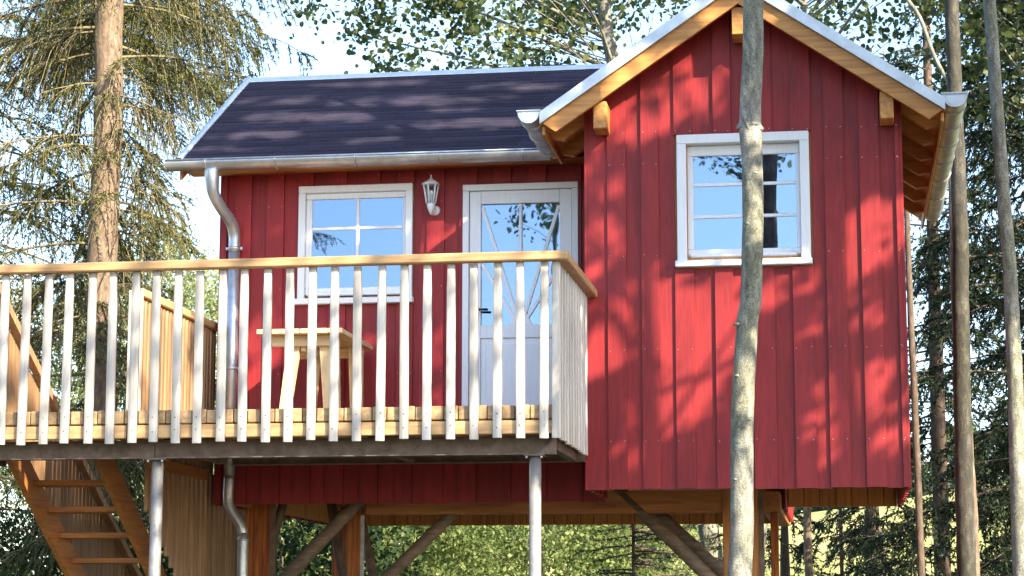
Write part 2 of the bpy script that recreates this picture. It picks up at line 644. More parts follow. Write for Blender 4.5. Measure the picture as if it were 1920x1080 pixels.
def wall_core(name, axis, a0, a1, t0, t1, z0, zf, op, mat):
    """wall panel with an opening built from four prisms merged in one mesh"""
    bm = bmesh.new()

    def add(poly):
        n = len(poly)
        vv = []
        for t in (t0, t1):
            for p, q in poly:
                vv.append(bm.verts.new((p, t, q) if axis == 'y' else (t, p, q)))
        bm.faces.new(vv[:n])
        bm.faces.new(vv[n:][::-1])
        for i in range(n):
            j = (i + 1) % n
            bm.faces.new((vv[i], vv[n + i], vv[n + j], vv[j]))

    def poly(a, b_, lo, hi=None):
        if hi is not None:
            return [(a, lo), (b_, lo), (b_, hi), (a, hi)]
        if axis == 'y' and a < RX < b_:
            return [(a, lo), (b_, lo), (b_, zf(b_)), (RX, zf(RX)), (a, zf(a))]
        return [(a, lo), (b_, lo), (b_, zf(b_)), (a, zf(a))]
    xs = [a0]
    ops = op or []
    for o_ in ops:
        add(poly(xs[-1], o_[0], z0))
        if o_[2] > z0 + 0.01:
            add(poly(o_[0], o_[1], z0, o_[2]))
        add(poly(o_[0], o_[1], o_[3]))
        xs.append(o_[1])
    add(poly(xs[-1], a1, z0))
    bmesh.ops.recalc_face_normals(bm, faces=bm.faces)
    me = bpy.data.meshes.new(name)
    bm.to_mesh(me)
    bm.free()
    me.materials.append(mat)
    return place(name, me, (0, 0, 0), HOUSE)


zg = lambda x: ztop(x) - 0.112
w_gable = wall_core('wall', 'y', GX0 + 0.02, GX1 - 0.02, 0.024, 0.10, 1.15, zg, [wop], M_REDRAW)
clad_front(w_gable, gproud, GX0, GX1, 0.0, GZ0, zg, whole, 3)

# --- main wing front wall (y = 1.2)
MW0, MW1 = -5.245, -1.95
MZ0 = 0.96
seams = [-4.985, -4.697, -4.438, -4.147, -3.854, -3.557, -3.303, -3.023, -2.73, -2.435, -2.136]
mproud = [(s - 0.150, s) for s in seams]
mproud = [(-5.245, -5.20)] + mproud
zm = lambda x: 3.80
lop = (-4.50, -3.62, 2.74, 3.61)
dop = (-3.09, -2.21, 1.47, 3.58)
w_main = wall_core('wall', 'y', MW0 + 0.02, MW1, 1.224, 1.30, 1.15, lambda x: 3.86, [lop, dop], M_REDRAW)
clad_front(w_main, mproud, MW0, MW1, 1.2, MZ0, zm, [(-4.575, -3.565, 2.640, 3.668), (-3.142, -2.158, 1.42, 3.638)], 5)

# --- side and rear walls


def clad_side(wall, x, sgn, y0, y1, z0, zf, pitch=0.272, pw=0.15):
    """boards on a wall in the yz plane, outer face toward sgn"""
    rnd = random.Random(int(x * 1000) + 7)
    y = y0
    k = 0
    while y < y1 - 0.02:
        a, b_ = y, min(y + pw, y1)
        c_, d_ = min(y + pw - 0.012, y1), min(y + pitch + 0.012, y1)
        z_ = z0 + rnd.uniform(-0.004, 0.004)
        xo = (x + sgn * 0.001, x + sgn * 0.024) if sgn > 0 else (x - 0.024, x - 0.001)
        xi = (x - 0.022, x - 0.002) if sgn > 0 else (x + 0.002, x + 0.022)
        prism('board', [(a, z_), (b_, z_), (b_, zf(b_)), (a, zf(a))], 'x', xo[0], xo[1], M_RED, wall)
        if d_ - c_ > 0.02:
            prism('board', [(c_, z_), (d_, z_), (d_, zf(d_)), (c_, zf(c_))], 'x', xi[0], xi[1], M_RED, wall)
        y += pitch
        k += 1


def zroofmain(y):
    return 3.87 + 0.60 * (y - 0.83) if y < 2.85 else 5.082 - 0.44 * (y - 2.85)


zside = lambda y: zroofmain(y) - 0.10
w_l = prism('wall', [(1.22, 0.975), (5.28, 0.975), (5.28, zside(5.28)), (2.85, zside(2.85)), (1.22, zside(1.22))], 'x', MW0 + 0.024, MW0 + 0.09, M_REDRAW, HOUSE)
clad_side(w_l, MW0, -1, 1.2, 5.3, MZ0, zside)
w_r = box('wall', GX1 - 0.09, GX1 - 0.024, 0.02, 2.63, 1.15, ztop(GX1) - 0.12, M_REDRAW, HOUSE, 0)
clad_side(w_r, GX1, 1, 0.0, 2.65, GZ0, lambda y: ztop(GX1) - 0.12)
w_gl = box('wall', GX0 + 0.024, GX0 + 0.09, 0.02, 1.22, 1.15, ztop(GX0) - 0.12, M_REDRAW, HOUSE, 0)
clad_side(w_gl, GX0, -1, 0.0, 1.19, GZ0, lambda y: ztop(GX0) - 0.12)
w_r2 = box('wall', -0.64, -0.574, 2.7, 5.28, 1.15, 3.80, M_REDRAW, HOUSE, 0)
clad_side(w_r2, -0.55, 1, 2.7, 5.3, 0.97, lambda y: 3.85)


def clad_rear(x0, x1, y, z0, z1, mat=M_REDRAW):
    w = box('wall', x0 + 0.03, x1 - 0.03, y - 0.09, y - 0.03, 1.15, z1, M_REDRAW, HOUSE, 0)
    x = x0
    while x < x1 - 0.03:
        b_ = min(x + 0.15, x1)
        box('board', x, b_, y, y + 0.022, z0, z1, mat, w, 0)
        c_ = min(x + 0.272 + 0.012, x1)
        if c_ - b_ > 0.02:
            box('board', b_ - 0.012, c_, y - 0.024, y - 0.002, z0, z1, mat, w, 0)
        x += 0.272


clad_rear(-0.52, GX1 - 0.025, 2.65, 0.985, 3.9)
clad_rear(MW0 + 0.03, -0.58, 5.3, 0.96, 3.95)

# bare inner boarding that shows below the floor
y = 1.25
while y < 5.1:
    box('inner_board', MW0 + 0.091, MW0 + 0.113, y, y + 0.13, 0.968, 1.149, M_REDRAW, w_l, 0.003)
    y += 0.137
x = MW0 + 0.13
while x < -0.72:
    box('inner_board', x, x + 0.13, 5.185, 5.207, 0.955, 1.149, M_REDRAW, HOUSE, 0.003)
    x += 0.137
x = -0.50
while x < GX1 - 0.06:
    box('inner_board', x, min(x + 0.13, GX1 - 0.05), 2.605, 2.623, 0.982, 1.149, M_REDRAW, HOUSE, 0.003)
    x += 0.137
# floors
box('floor', GX0 + 0.03, GX1 - 0.03, 0.03, 2.60, 1.151, 1.190, M_BEAM['x'], HOUSE, 0)
box('floor', MW0 + 0.03, GX0, 1.23, 5.25, 1.151, 1.190, M_BEAM['x'], HOUSE, 0)
box('floor', GX0 + 0.002, -0.60, 2.605, 5.25, 1.151, 1.190, M_BEAM['x'], HOUSE, 0)
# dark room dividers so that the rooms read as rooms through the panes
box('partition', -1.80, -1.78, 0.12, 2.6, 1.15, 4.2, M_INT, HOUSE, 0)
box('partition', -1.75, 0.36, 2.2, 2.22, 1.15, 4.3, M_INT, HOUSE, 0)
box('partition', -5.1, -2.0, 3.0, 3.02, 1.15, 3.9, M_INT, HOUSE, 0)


# --- windows
def casing(win, x0, x1, z0, z1, w, y0, y1, sill=None):
    fr = box('frame', x0, x1, y0, y1, z1 - w, z1, M_WHITE, win, 0.004)
    box('frame', x0, x0 + w, y0 + 0.002, y1, z0, z1 - w, M_WHITE, win, 0.004)
    box('frame', x1 - w, x1, y0 + 0.002, y1, z0, z1 - w, M_WHITE, win, 0.004)
    if sill:
        box('sill', sill[0], sill[1], y0 - 0.035, y1, sill[2], sill[3], M_WHITE, win, 0.006)
    else:
        box('frame', x0 + w, x1 - w, y0 + 0.002, y1, z0, z0 + w, M_WHITE, win, 0.004)
    return fr


def window(x0, x1, z0, z1, w, yf, ysash, gx0, gx1, gz0, gz1, mx, mzs, sill, sashbot):
    win = place('window', None, ((x0 + x1) / 2, yf, z0), HOUSE)
    casing(win, x0, x1, z0, z1, w, yf - 0.045, yf + 0.0, sill)
    # reveal boards
    ix0, ix1, iz0, iz1 = x0 + w, x1 - w, z0, z1 - w
    if ysash > yf + 0.03:
        box('reveal', ix0 - 0.02, ix0 - 0.001, yf + 0.001, ysash + 0.05, iz0, iz1, M_WHITE, win, 0)
        box('reveal', ix1 + 0.001, ix1 + 0.02, yf + 0.001, ysash + 0.05, iz0, iz1, M_WHITE, win, 0)
        box('reveal', ix0 - 0.02, ix1 + 0.02, yf + 0.001, ysash + 0.05, iz1 + 0.001, iz1 + 0.02, M_WHITE, win, 0)
    # sash
    s0, s1 = ix0 + 0.001, ix1 - 0.001
    box('sash', s0, gx0, ysash, ysash + 0.045, gz0, gz1, M_WHITE, win, 0.006)
    box('sash', gx1, s1, ysash, ysash + 0.045, gz0, gz1, M_WHITE, win, 0.006)
    box('sash', s0, s1, ysash - 0.001, ysash + 0.045, gz1, iz1 - 0.001, M_WHITE, win, 0.006)
    box('sash', s0, s1, ysash - 0.001, ysash + 0.045, sashbot, gz0, M_WHITE, win, 0.006)
    box('sash', s0 + 0.02, s1 - 0.03, ysash - 0.03, ysash - 0.002, sashbot - 0.012, sashbot + 0.02, M_WHITE, win, 0.008)
    hb = 0.013
    box('muntin', mx - 0.014, mx + 0.014, ysash + 0.004, ysash + 0.034, gz0, gz1, M_WHITE, win, 0.005)
    xs = [(gx0, mx - 0.014), (mx + 0.014, gx1)]
    for mz in mzs:
        for a, b_ in xs:
            box('muntin', a, b_, ysash + 0.006, ysash + 0.032, mz - hb, mz + hb, M_WHITE, win, 0.005)
    zs = [gz0] + sorted(mzs) + [gz1]
    for a, b_ in xs:
        for i in range(len(zs) - 1):
            lo = zs[i] + (hb if i else 0)
            hi = zs[i + 1] - (hb if i < len(zs) - 2 else 0)
            p = box('pane', a, b_, ysash + 0.016, ysash + 0.020, lo, hi, M_GLASS, win, 0)
    return win


win1 = window(-1.24, -0.224, 2.73, 3.722, 0.072, 0.0, 0.045, -1.120, -0.330, 2.830, 3.567, -0.725, [3.339, 3.087], (-1.256, -0.214, 2.680, 2.729), 2.775)
win1['label'] = 'white three row window in the gable wall'
win2 = window(-4.565, -3.572, 2.69, 3.664, 0.060, 1.2, 1.160 + 0.03, -4.450, -3.660, 2.785, 3.551, -4.054, [3.296, 3.030], (-4.584, -3.558, 2.638, 2.689), 2.725)
win2['label'] = 'white six pane window beside the lantern'

# --- door
door = place('door', None, (-2.65, 1.2, 1.47), HOUSE)
door['label'] = 'white glazed door with fan shaped glazing bars'
DY = 1.175
box('frame', -3.140, -2.160, 1.155, 1.2, 3.580, 3.634, M_WHITE, door, 0.004)
box('frame', -3.140, -3.086, 1.157, 1.2, 1.472, 3.579, M_WHITE, door, 0.004)
box('frame', -2.214, -2.160, 1.157, 1.2, 1.472, 3.579, M_WHITE, door, 0.004)
box('leaf', -3.082, -2.986, DY, DY + 0.05, 1.48, 3.576, M_WHITE, door, 0.004)
box('leaf', -2.317, -2.218, DY, DY + 0.05, 1.48, 3.576, M_WHITE, door, 0.004)
box('leaf', -2.985, -2.318, DY + 0.001, DY + 0.05, 3.466, 3.576, M_WHITE, door, 0.004)
box('leaf', -2.985, -2.318, DY + 0.001, DY + 0.05, 2.325, 2.435, M_WHITE, door, 0.004)
box('leaf', -2.985, -2.318, DY + 0.001, DY + 0.05, 1.48, 1.60, M_WHITE, door, 0.004)
box('panel', -2.984, -2.319, DY + 0.018, DY + 0.04, 1.601, 2.324, M_WHITE, door, 0.0)
box('panel', -2.945, -2.358, DY + 0.008, DY + 0.017, 1.645, 2.282, M_WHITE, door, 0.006)
box('pane', -2.985, -2.318, DY + 0.030, DY + 0.034, 2.436, 3.465, M_GLASS, door, 0)
box('muntin', -2.664, -2.638, DY + 0.006, DY + 0.027, 2.52, 3.464, M_WHITE, door, 0.004)


def bar(name, p, q, w, y0, y1, mat, parent):
    (x0, z0), (x1, z1) = p, q
    L = math.hypot(x1 - x0, z1 - z0)
    nx, nz = -(z1 - z0) / L * w / 2, (x1 - x0) / L * w / 2
    return prism(name, [(x0 + nx, z0 + nz), (x1 + nx, z1 + nz), (x1 - nx, z1 - nz), (x0 - nx, z0 - nz)], 'y', y0, y1, mat, parent)


k_ = 0
for p, q in (((-2.975, 3.44), (-2.680, 2.50)), ((-2.975, 2.955), (-2.705, 2.49)), ((-2.327, 3.44), (-2.622, 2.50)), ((-2.327, 2.915), (-2.597, 2.49))):
    bar('muntin', p, q, 0.026, DY + 0.008 + 0.001 * k_, DY + 0.026, M_WHITE, door)
    k_ += 1
prism('sun_motif', [(-2.746, 2.4355), (-2.556, 2.4355), (-2.590, 2.51), (-2.625, 2.545), (-2.677, 2.545), (-2.712, 2.51)], 'y', DY + 0.004, DY + 0.028, M_WHITE, door)
hd = box('handle', -3.035, -3.012, DY - 0.012, DY - 0.001, 2.44, 2.62, M_BLACK, door, 0.003)
tube('lever', [(-3.023, DY - 0.01, 2.565), (-3.023, DY - 0.05, 2.565), (-3.00, DY - 0.055, 2.563), (-2.915, DY - 0.05, 2.560)], 0.010, M_BLACK, hd, 8)


# --- roofs
def slope_panel(name, pts, th, mat, parent, kind=None):
    """pts: 4 top corners; thickness th downward"""
    V = [tuple(p) for p in pts] + [(p[0], p[1], p[2] - th) for p in pts]
    F = np.array([(0, 1, 2, 3), (7, 6, 5, 4), (0, 4, 5, 1), (1, 5, 6, 2), (2, 6, 7, 3), (3, 7, 4, 0)])
    return part(name, V, F, mat, parent, False, kind)


def courses(a0, a1, b0, b1, z0, z1, mode, n, parent, seed):
    """stepped shingle courses. mode 'x': strips run along x from a0..a1, going from y=b0,z0 to y=b1,z1
       mode 'y': strips run along y (a0..a1), going from x=b0 to b1"""
    rnd = random.Random(seed)
    V, F = [], []
    for i in range(n):
        f0, f1 = i / n, (i + 1) / n + 0.15 / n
        f1 = min(f1, 1.0)
        p0, p1 = b0 + (b1 - b0) * f0, b0 + (b1 - b0) * f1
        q0, q1 = z0 + (z1 - z0) * f0, z0 + (z1 - z0) * f1
        a = a0 + rnd.uniform(-0.3, 0)
        while a < a1:
            w = rnd.uniform(0.9, 1.1)
            s, e = max(a, a0), min(a + w - 0.001, a1)
            a += w
            if e - s < 0.02:
                continue
            up, dn = 0.016 + rnd.uniform(0, 0.004), 0.004
            n0 = len(V)
            cs = [(s, p0, q0 + up), (e, p0, q0 + up), (e, p1, q1 + dn), (s, p1, q1 + dn), (s, p0, q0), (e, p0, q0)]
            for c in cs:
                V.append((c[0], c[1], c[2]) if mode == 'x' else (c[1], c[0], c[2]))
            F += [(n0, n0 + 1, n0 + 2, n0 + 3), (n0 + 4, n0 + 5, n0 + 1, n0)]
    return part('shingles', V, np.array(F), M_ROOF, parent, False, 'stuff')


# main roof
MX0, MX1 = -5.53, -1.30
rf = slope_panel('roof', [(MX0, 0.85, 3.862), (MX1, 0.85, 3.862), (MX1, 2.85, 5.062), (MX0, 2.85, 5.062)], 0.05, M_ORANGE['x'], HOUSE)
courses(MX0 + 0.04, MX1, 0.83, 2.85, 3.852, 5.064, 'x', 26, rf, 2)
slope_panel('rear_slope', [(MX0, 2.851, 5.062), (-0.3, 2.851, 5.062), (-0.3, 5.6, 3.852), (MX0, 5.6, 3.852)], 0.06, M_ROOF, rf)
# verge flashing along the left edge and the ridge cap
V = []
for (y, z) in ((0.80, 3.845), (2.86, 5.083)):
    V += [(MX0 - 0.012, y, z - 0.075), (MX0 - 0.012, y, z + 0.022), (MX0 + 0.025, y, z + 0.024), (MX0 + 0.040, y, z + 0.008)]
part('verge_flashing', V, np.array([(0, 1, 5, 4), (1, 2, 6, 5), (2, 3, 7, 6), (0, 4, 7, 3)]), M_FLASH, rf)
prism('ridge_cap', [(2.77, 5.030), (2.77, 5.040), (2.845, 5.094), (2.90, 5.094), (3.05, 5.025), (3.05, 5.010), (2.87, 5.078)], 'x', MX0 - 0.03, MX1, M_FLASH, rf)
box('fascia', MX0 + 0.02, -2.30, 0.86, 0.88, 3.765, 3.80, M_ORANGE['x'], rf, 0.003)
slope_panel('eaves_boarding', [(MX0 + 0.02, 0.881, 3.79), (-2.0, 0.881, 3.79), (-2.0, 1.19, 3.80), (MX0 + 0.02, 1.19, 3.80)], 0.018, M_BEAM['x'], rf)
prism('barge_board', [(0.87, 3.81), (2.85, 4.998), (2.85, 4.86), (0.87, 3.69)], 'x', MX0 + 0.0, MX0 + 0.022, M_ORANGE['y'], rf)

# gable roof
GY0, GY1 = -0.36, 4.2
ex0, ex1 = -2.265, 0.795
rg = slope_panel('roof', [(RX, GY0 + 0.05, ztop(RX) - 0.020), (ex0, GY0 + 0.05, ztop(ex0) - 0.020), (ex0, GY1, ztop(ex0) - 0.020), (RX, GY1, ztop(RX) - 0.020)], 0.02, M_BEAM['y'], HOUSE)
slope_panel('deck_slope', [(ex1, GY0 + 0.05, ztop(ex1) - 0.020), (RX, GY0 + 0.05, ztop(RX) - 0.020), (RX, GY1, ztop(RX) - 0.020), (ex1, GY1, ztop(ex1) - 0.020)], 0.02, M_BEAM['y'], rg)
courses(GY0 + 0.03, GY1, ex0, RX, ztop(ex0) - 0.018, ztop(RX) - 0.018, 'y', 22, rg, 8)
courses(GY0 + 0.03, GY1, ex1, RX, ztop(ex1) - 0.018, ztop(RX) - 0.018, 'y', 22, rg, 9)
# soffit boards running along y, each a part
for sgn, xe, xw in ((-1, ex0, GX0), (1, ex1, GX1)):
    n = 14
    for i in range(n):
        f0, f1 = i / n, (i + 1) / n - 0.004
        xa_, xb_ = xe + (RX - xe) * f0, xe + (RX - xe) * f1
        za_, zb_ = ztop(xa_) - 0.0405, ztop(xb_) - 0.0405
        pl = [(xa_, za_), (xb_, zb_), (xb_, zb_ - 0.045), (xa_, za_ - 0.045)]
        prism('soffit_board', pl, 'y', GY0 + 0.06, GY1 - 0.02, M_ORANGE['y'], rg)
# rake flashing and barge boards
for xe in (ex0, ex1):
    s = 1 if xe > RX else -1
    pl = [(RX, ztop(RX) + 0.006), (xe, ztop(xe) + 0.006), (xe, ztop(xe) - 0.086), (RX, ztop(RX) - 0.092)]
    prism('rake_flashing', pl, 'y', GY0 - 0.006, GY0 + 0.02, M_FLASH, rg)
    pl = [(RX, ztop(RX) + 0.008), (xe, ztop(xe) + 0.008), (xe, ztop(xe) + 0.001), (RX, ztop(RX) + 0.001)]
    prism('rake_flashing', pl, 'y', GY0 + 0.021, GY0 + 0.12, M_FLASH, rg)
    xt = xe - s * 0.02
    xb = xe - s * 0.12
    pl = [(RX, ztop(RX) - 0.088), (xt, ztop(xt) - 0.088), (xb, ztop(xb) - 0.226), (RX, ztop(RX) - 0.232)]
    prism('barge_board', pl, 'y', -0.325, -0.290, M_ORANGE['x'], rg)
    # rafters
    for y in [0.08 + 0.58 * i for i in range(7)]:
        xa_ = xe - s * 0.03
        xc = xe - s * 0.13
        xin = (GX1 if s > 0 else GX0) - s * 0.06
        if s < 0 and y > 0.9:
            continue
        pl = [(xin, ztop(xin) - 0.086), (xa_, ztop(xa_) - 0.086), (xa_, ztop(xa_) - 0.12), (xc, ztop(xc) - 0.205), (xin, ztop(xin) - 0.205)]
        prism('rafter', pl, 'y', y, y + 0.075, M_ORANGE['x'], rg)
    # eaves fascia
    y1 = GY1 - 0.03 if s > 0 else 0.80
    a, b_ = sorted((xe - s * 0.030, xe - s * 0.008))
    box('fascia', a, b_, GY0 + 0.09, y1, ztop(xe) - 0.155, ztop(xe) - 0.088, M_ORANGE['y'], rg, 0.003)
prism('ridge_cap', [(RX - 0.14, ztop(RX - 0.14) + 0.012), (RX, ztop(RX) + 0.022), (RX + 0.14, ztop(RX + 0.14) + 0.012), (RX, ztop(RX) + 0.012)], 'y', GY0 - 0.008, GY1, M_FLASH, rg)
box('purlin', -1.861, -1.757, -0.272, -0.026, 3.742, 3.955, M_ORANGE['y'], HOUSE, 0.006)
box('purlin', 0.318, 0.420, -0.272, -0.026, 3.742, 3.955, M_ORANGE['y'], HOUSE, 0.006)
box('purlin', -0.787, -0.683, -0.285, -0.026, 4.440, 4.655, M_ORANGE['y'], HOUSE, 0.006)


# --- gutters (half round troughs swept along a line)
def trough(name, c0, c1, r, mat, parent, axis, th=0.006, S=14):
    """half round, open upward. axis 'x' or 'y'"""
    V, F = [], []
    prof = []
    for i in range(S + 1):
        a = math.pi + math.pi * i / S
        prof.append((r * math.cos(a), r * math.sin(a)))
    # rolled bead
    inner = [(p[0] * (r - th) / r, p[1] * (r - th) / r) for p in prof[::-1]]
    ring = prof + inner
    n = len(ring)
    for c in (c0, c1):
        for u, w in ring:
            V.append((c[0], c[1] + u, c[2] + w) if axis == 'x' else (c[0] + u, c[1], c[2] + w))
    for i in range(n):
        j = (i + 1) % n
        F.append((i, j, n + j, n + i))
    o = part(name, V, np.array(F), mat, parent, True)
    return o


def gutter(c0, c1, r, axis, clips, caps, beadside, offs=0):
    g = trough('gutter', c0, c1, r, M_ZINC, HOUSE, axis)
    u = beadside * r
    p0 = (c0[0], c0[1] + u, c0[2] + 0.004) if axis == 'x' else (c0[0] + u, c0[1], c0[2] + 0.004)
    p1 = (c1[0], c1[1] + u, c1[2] + 0.004) if axis == 'x' else (c1[0] + u, c1[1], c1[2] + 0.004)
    tube('bead', [p0, p1], 0.009, M_ZINC, g, 8)
    for t in clips:
        c = [c0[i] + (c1[i] - c0[i]) * t for i in range(3)]
        pts = []
        for i in range(13):
            a = math.pi + math.pi * i / 12
            rr = r + 0.004
            pts.append((c[0], c[1] + rr * math.cos(a), c[2] + rr * math.sin(a)) if axis == 'x' else (c[0] + rr * math.cos(a), c[1], c[2] + rr * math.sin(a)))
        tube('bracket', pts, 0.006, M_ZINC, g, 6)
    for c in caps:
        pl = []
        for i in range(15):
            a = math.pi + math.pi * i / 14
            pl.append((r * 1.02 * math.cos(a), r * 1.02 * math.sin(a)))
        pl.append((r * 1.02, 0.006))
        pl.append((-r * 1.02, 0.006))
        if axis == 'y':
            prism('end_cap', [(c[0] + p, c[2] + q) for p, q in pl], 'y', c[1] - 0.008, c[1], M_FLASH, g)
            s2 = 0.72
            prism('end_cap', [(c[0] + p * s2, c[2] - 0.012 + q * s2) for p, q in pl], 'y', c[1] - 0.013, c[1] - 0.0085, M_FLASH, g)
            box('end_rim', c[0] - r - 0.012, c[0] + r + 0.012, c[1] - 0.02, c[1] + 0.02, c[2] + 0.0065, c[2] + 0.018, M_FLASH, g, 0.003)
        else:
            prism('end_cap', [(c[1] + p, c[2] + q) for p, q in pl], 'x', c[0] - 0.008, c[0], M_ZINC, g)
    return g


g1 = gutter((-5.60, 0.765, 3.820), (-2.335, 0.765, 3.812), 0.076, 'x', [0.105, 0.29, 0.50, 0.715, 0.93], [(-5.60, 0.765, 3.820)], -1)
g2 = gutter((-2.352, -0.345, 3.868), (-2.352, 0.83, 3.845), 0.083, 'y', [0.16, 0.52, 0.9], [(-2.352, -0.345, 3.868)], -1)
g3 = gutter((0.868, -0.345, 3.885), (0.868, 4.15, 3.862), 0.090, 'y', [0.05, 0.17, 0.31, 0.45, 0.60, 0.78], [(0.868, -0.345, 3.885)], 1)

# --- downpipe
dp = smooth_pts([(-5.215, 0.765, 3.752), (-5.213, 0.768, 3.66), (-5.205, 0.79, 3.55), (-5.165, 0.90, 3.44), (-5.125, 1.05, 3.35), (-5.112, 1.115, 3.25), (-5.110, 1.115, 3.10)], 5)
rr = [float(np.interp(p[2], [3.55, 3.64, 3.75], [0.050, 0.058, 0.066])) for p in dp]
pipe = tube('downpipe', dp, rr, M_ZINC, HOUSE, 16)
tube('pipe_run', [(-5.110, 1.115, 3.16), (-5.108, 1.115, 1.20)], 0.047, M_ZINC, pipe, 16)
for z in (3.13, 2.1):
    tube('clamp', [(-5.110, 1.115, z - 0.012), (-5.110, 1.115, z + 0.012)], 0.055, M_ZINC, pipe, 16)
    box('clamp', -5.18, -5.165, 1.10, 1.13, z - 0.012, z + 0.012, M_ZINC, pipe, 0.002)
    box('clamp', -5.055, -5.035, 1.10, 1.13, z - 0.012, z + 0.012, M_ZINC, pipe, 0.002)
lp = smooth_pts([(-5.108, 1.115, 1.20), (-5.113, 1.115, 1.02), (-5.10, 1.115, 0.94), (-5.05, 1.12, 0.86), (-5.00, 1.12, 0.78), (-4.985, 1.12, 0.70), (-4.98, 1.12, 0.5), (-4.98, 1.12, -1.5)], 5)
tube('pipe_run', lp, 0.045, M_ZINC, pipe, 14)
tube('clamp', [(-4.98, 1.12, 0.655), (-4.98, 1.12, 0.675)], 0.053, M_ZINC, pipe, 14)

# --- supporting frame
box('beam', -4.12, -1.02, 1.92, 2.06, 0.905, 1.09, M_BEAM['x'], HOUSE, 0.005)
box('beam', -0.72, -0.56, 2.10, 5.2, 0.93, 1.09, M_BEAM['y'], HOUSE, 0.005)
box('beam', -1.90, -0.74, 0.30, 0.42, 1.01, 1.149, M_BEAM['x'], HOUSE, 0.005)


def post(x0, x1, y0, y1, z1, mat):
    return box('post', x0, x1, y0, y1, GZ - 0.1, z1, mat, HOUSE, 0.005)


p1 = post(-5.19, -4.968, 1.90, 2.10, 1.095, M_RUST)
box('steel_angle', -4.967, -4.920, 1.90, 1.91, -1.6, 1.09, M_STEELB, p1, 0.002)
box('steel_angle', -4.967, -4.958, 1.911, 2.0, -1.6, 1.09, M_STEELB, p1, 0.002)
p2 = post(-4.276, -4.165, 1.92, 2.07, 1.095, M_RUST)
box('steel_angle', -4.164, -4.130, 1.92, 1.93, -1.6, 0.90, M_STEEL, p2, 0.002)
p3 = post(-1.035, -0.735, 1.90, 2.09, 1.095, M_BEAM['z'])
box('steel_angle', -0.734, -0.690, 1.90, 1.91, -1.6, 1.09, M_STEELB, p3, 0.002)
p4 = post(-0.655, -0.590, 2.45, 2.60, 0.93, M_RUST)
post(-5.15, -5.0, 4.9, 5.05, 1.095, M_RUST)


def brace(a, b_, r, mat):
    return tube('brace', [a, tuple((np.array(a) + np.array(b_)) / 2 + np.array([0.003, 0, 0.004])), b_], [r, r * 0.97, r * 0.94], mat, HOUSE, 12)


M_LOG = wood('weathered_log', [(0.10, 0.075, 0.055), (0.20, 0.15, 0.11), (0.29, 0.22, 0.17)], 'x', 0.7, 0.1, 30, False)
brace((-5.02, 1.80, 0.12), (-4.10, 1.80, 1.07), 0.062, M_LOG)
brace((-4.16, 1.98, 0.15), (-3.36, 1.98, 0.915), 0.055, M_LOG)
brace((-1.03, 1.97, 0.24), (-1.94, 1.97, 1.12), 0.060, M_LOG)
brace((-0.95, 2.5, 0.28), (-1.72, 2.5, 1.02), 0.055, M_LOG)
tube('brace', [(-4.865, 2.02, 1.09), (-4.965, 2.02, 0.72), (-5.0, 2.02, -0.2)], 0.040, M_STEELB, HOUSE, 8)
tube('brace', [(-4.53, 2.3, 1.09), (-4.44, 2.3, 0.55), (-4.30, 2.3, 0.0)], 0.045, M_STEELB, HOUSE, 8)
tube('brace', [(-4.60, 3.6, 1.09), (-4.50, 3.6, 0.75), (-4.30, 3.6, -0.2)], 0.045, M_STEELB, HOUSE, 8)

# ============================================================ TERRACE
TER = thing('terrace', 'raised larch terrace with slatted railing on steel posts', 'terrace', (-4.2, -0.5, GZ))
PX = -1.996
# deck boards run front to back; the stairwell stays open
rnd = random.Random(4)
x = -1.945
while x > -8.2:
    w = 0.094 + rnd.uniform(-0.003, 0.003)
    x0 = x - w
    yb = 1.15 if x > -5.25 else 1.6
    if x0 < -5.62 and x > -6.34:
        yb = -0.86
    box('deck_board', x0, x, -1.705 + rnd.uniform(-0.006, 0.004), yb, 1.372, 1.468 + rnd.uniform(-0.004, 0.003), M_DECK, TER, 0.006)
    x = x0 - 0.006
box('fascia_board', -5.02, -1.955, -1.716, -1.672, 1.268, 1.362, M_RAIL['x'], TER, 0.006)
box('fascia_board', -8.2, -5.026, -1.716, -1.672, 1.268, 1.362, M_RAIL['x'], TER, 0.006)
box('fascia_board', -1.998, -1.955, -1.671, -0.03, 1.268, 1.366, M_RAIL['y'], TER, 0.006)


def channel(x0, x1, y, z0, z1):
    """steel I section along x"""
    a, h, t = 0.045, 0.004, 0.008
    pl = [(y - a, z0), (y + a, z0), (y + a, z0 + t), (y + h, z0 + t), (y + h, z1 - t), (y + a, z1 - t), (y + a, z1), (y - a, z1), (y - a, z1 - t), (y - h, z1 - t), (y - h, z0 + t), (y - a, z0 + t)]
    return prism('steel_beam', pl, 'x', x0, x1, M_STEELB, TER)


channel(-4.870, -1.98, -1.53, 1.137, 1.2665)
channel(-8.2, -4.876, -1.53, 1.137, 1.2665)
channel(-4.74, -1.96, -0.05, 1.195, 1.345)
for xb in (-2.05, -3.3, -4.8, -6.6):
    box('joist', xb - 0.03, xb + 0.03, -1.48, -0.11, 1.20, 1.366, M_STEELB, TER, 0.003)
prism('gusset', [(-2.10, 1.136), (-1.97, 1.136), (-1.97, 1.262)], 'y', -1.595, -1.585, M_STEELB, TER)
for xp, r in ((-2.126, 0.0425), (-4.848, 0.0415)):
    st = tube('support_post', [(xp, -1.54, 1.122), (xp, -1.54, GZ - 0.1)], r, M_STEEL, TER, 20)
    for bx_ in (-0.052, 0.052):
        tube('bolt', [(xp + bx_, -1.600, 1.108), (xp + bx_, -1.600, 1.1235)], 0.010, M_ZINC, st, 6, smooth=False)
    box('head_plate', xp - 0.07, xp + 0.07, -1.61, -1.47, 1.124, 1.136, M_STEELB, st, 0.002)

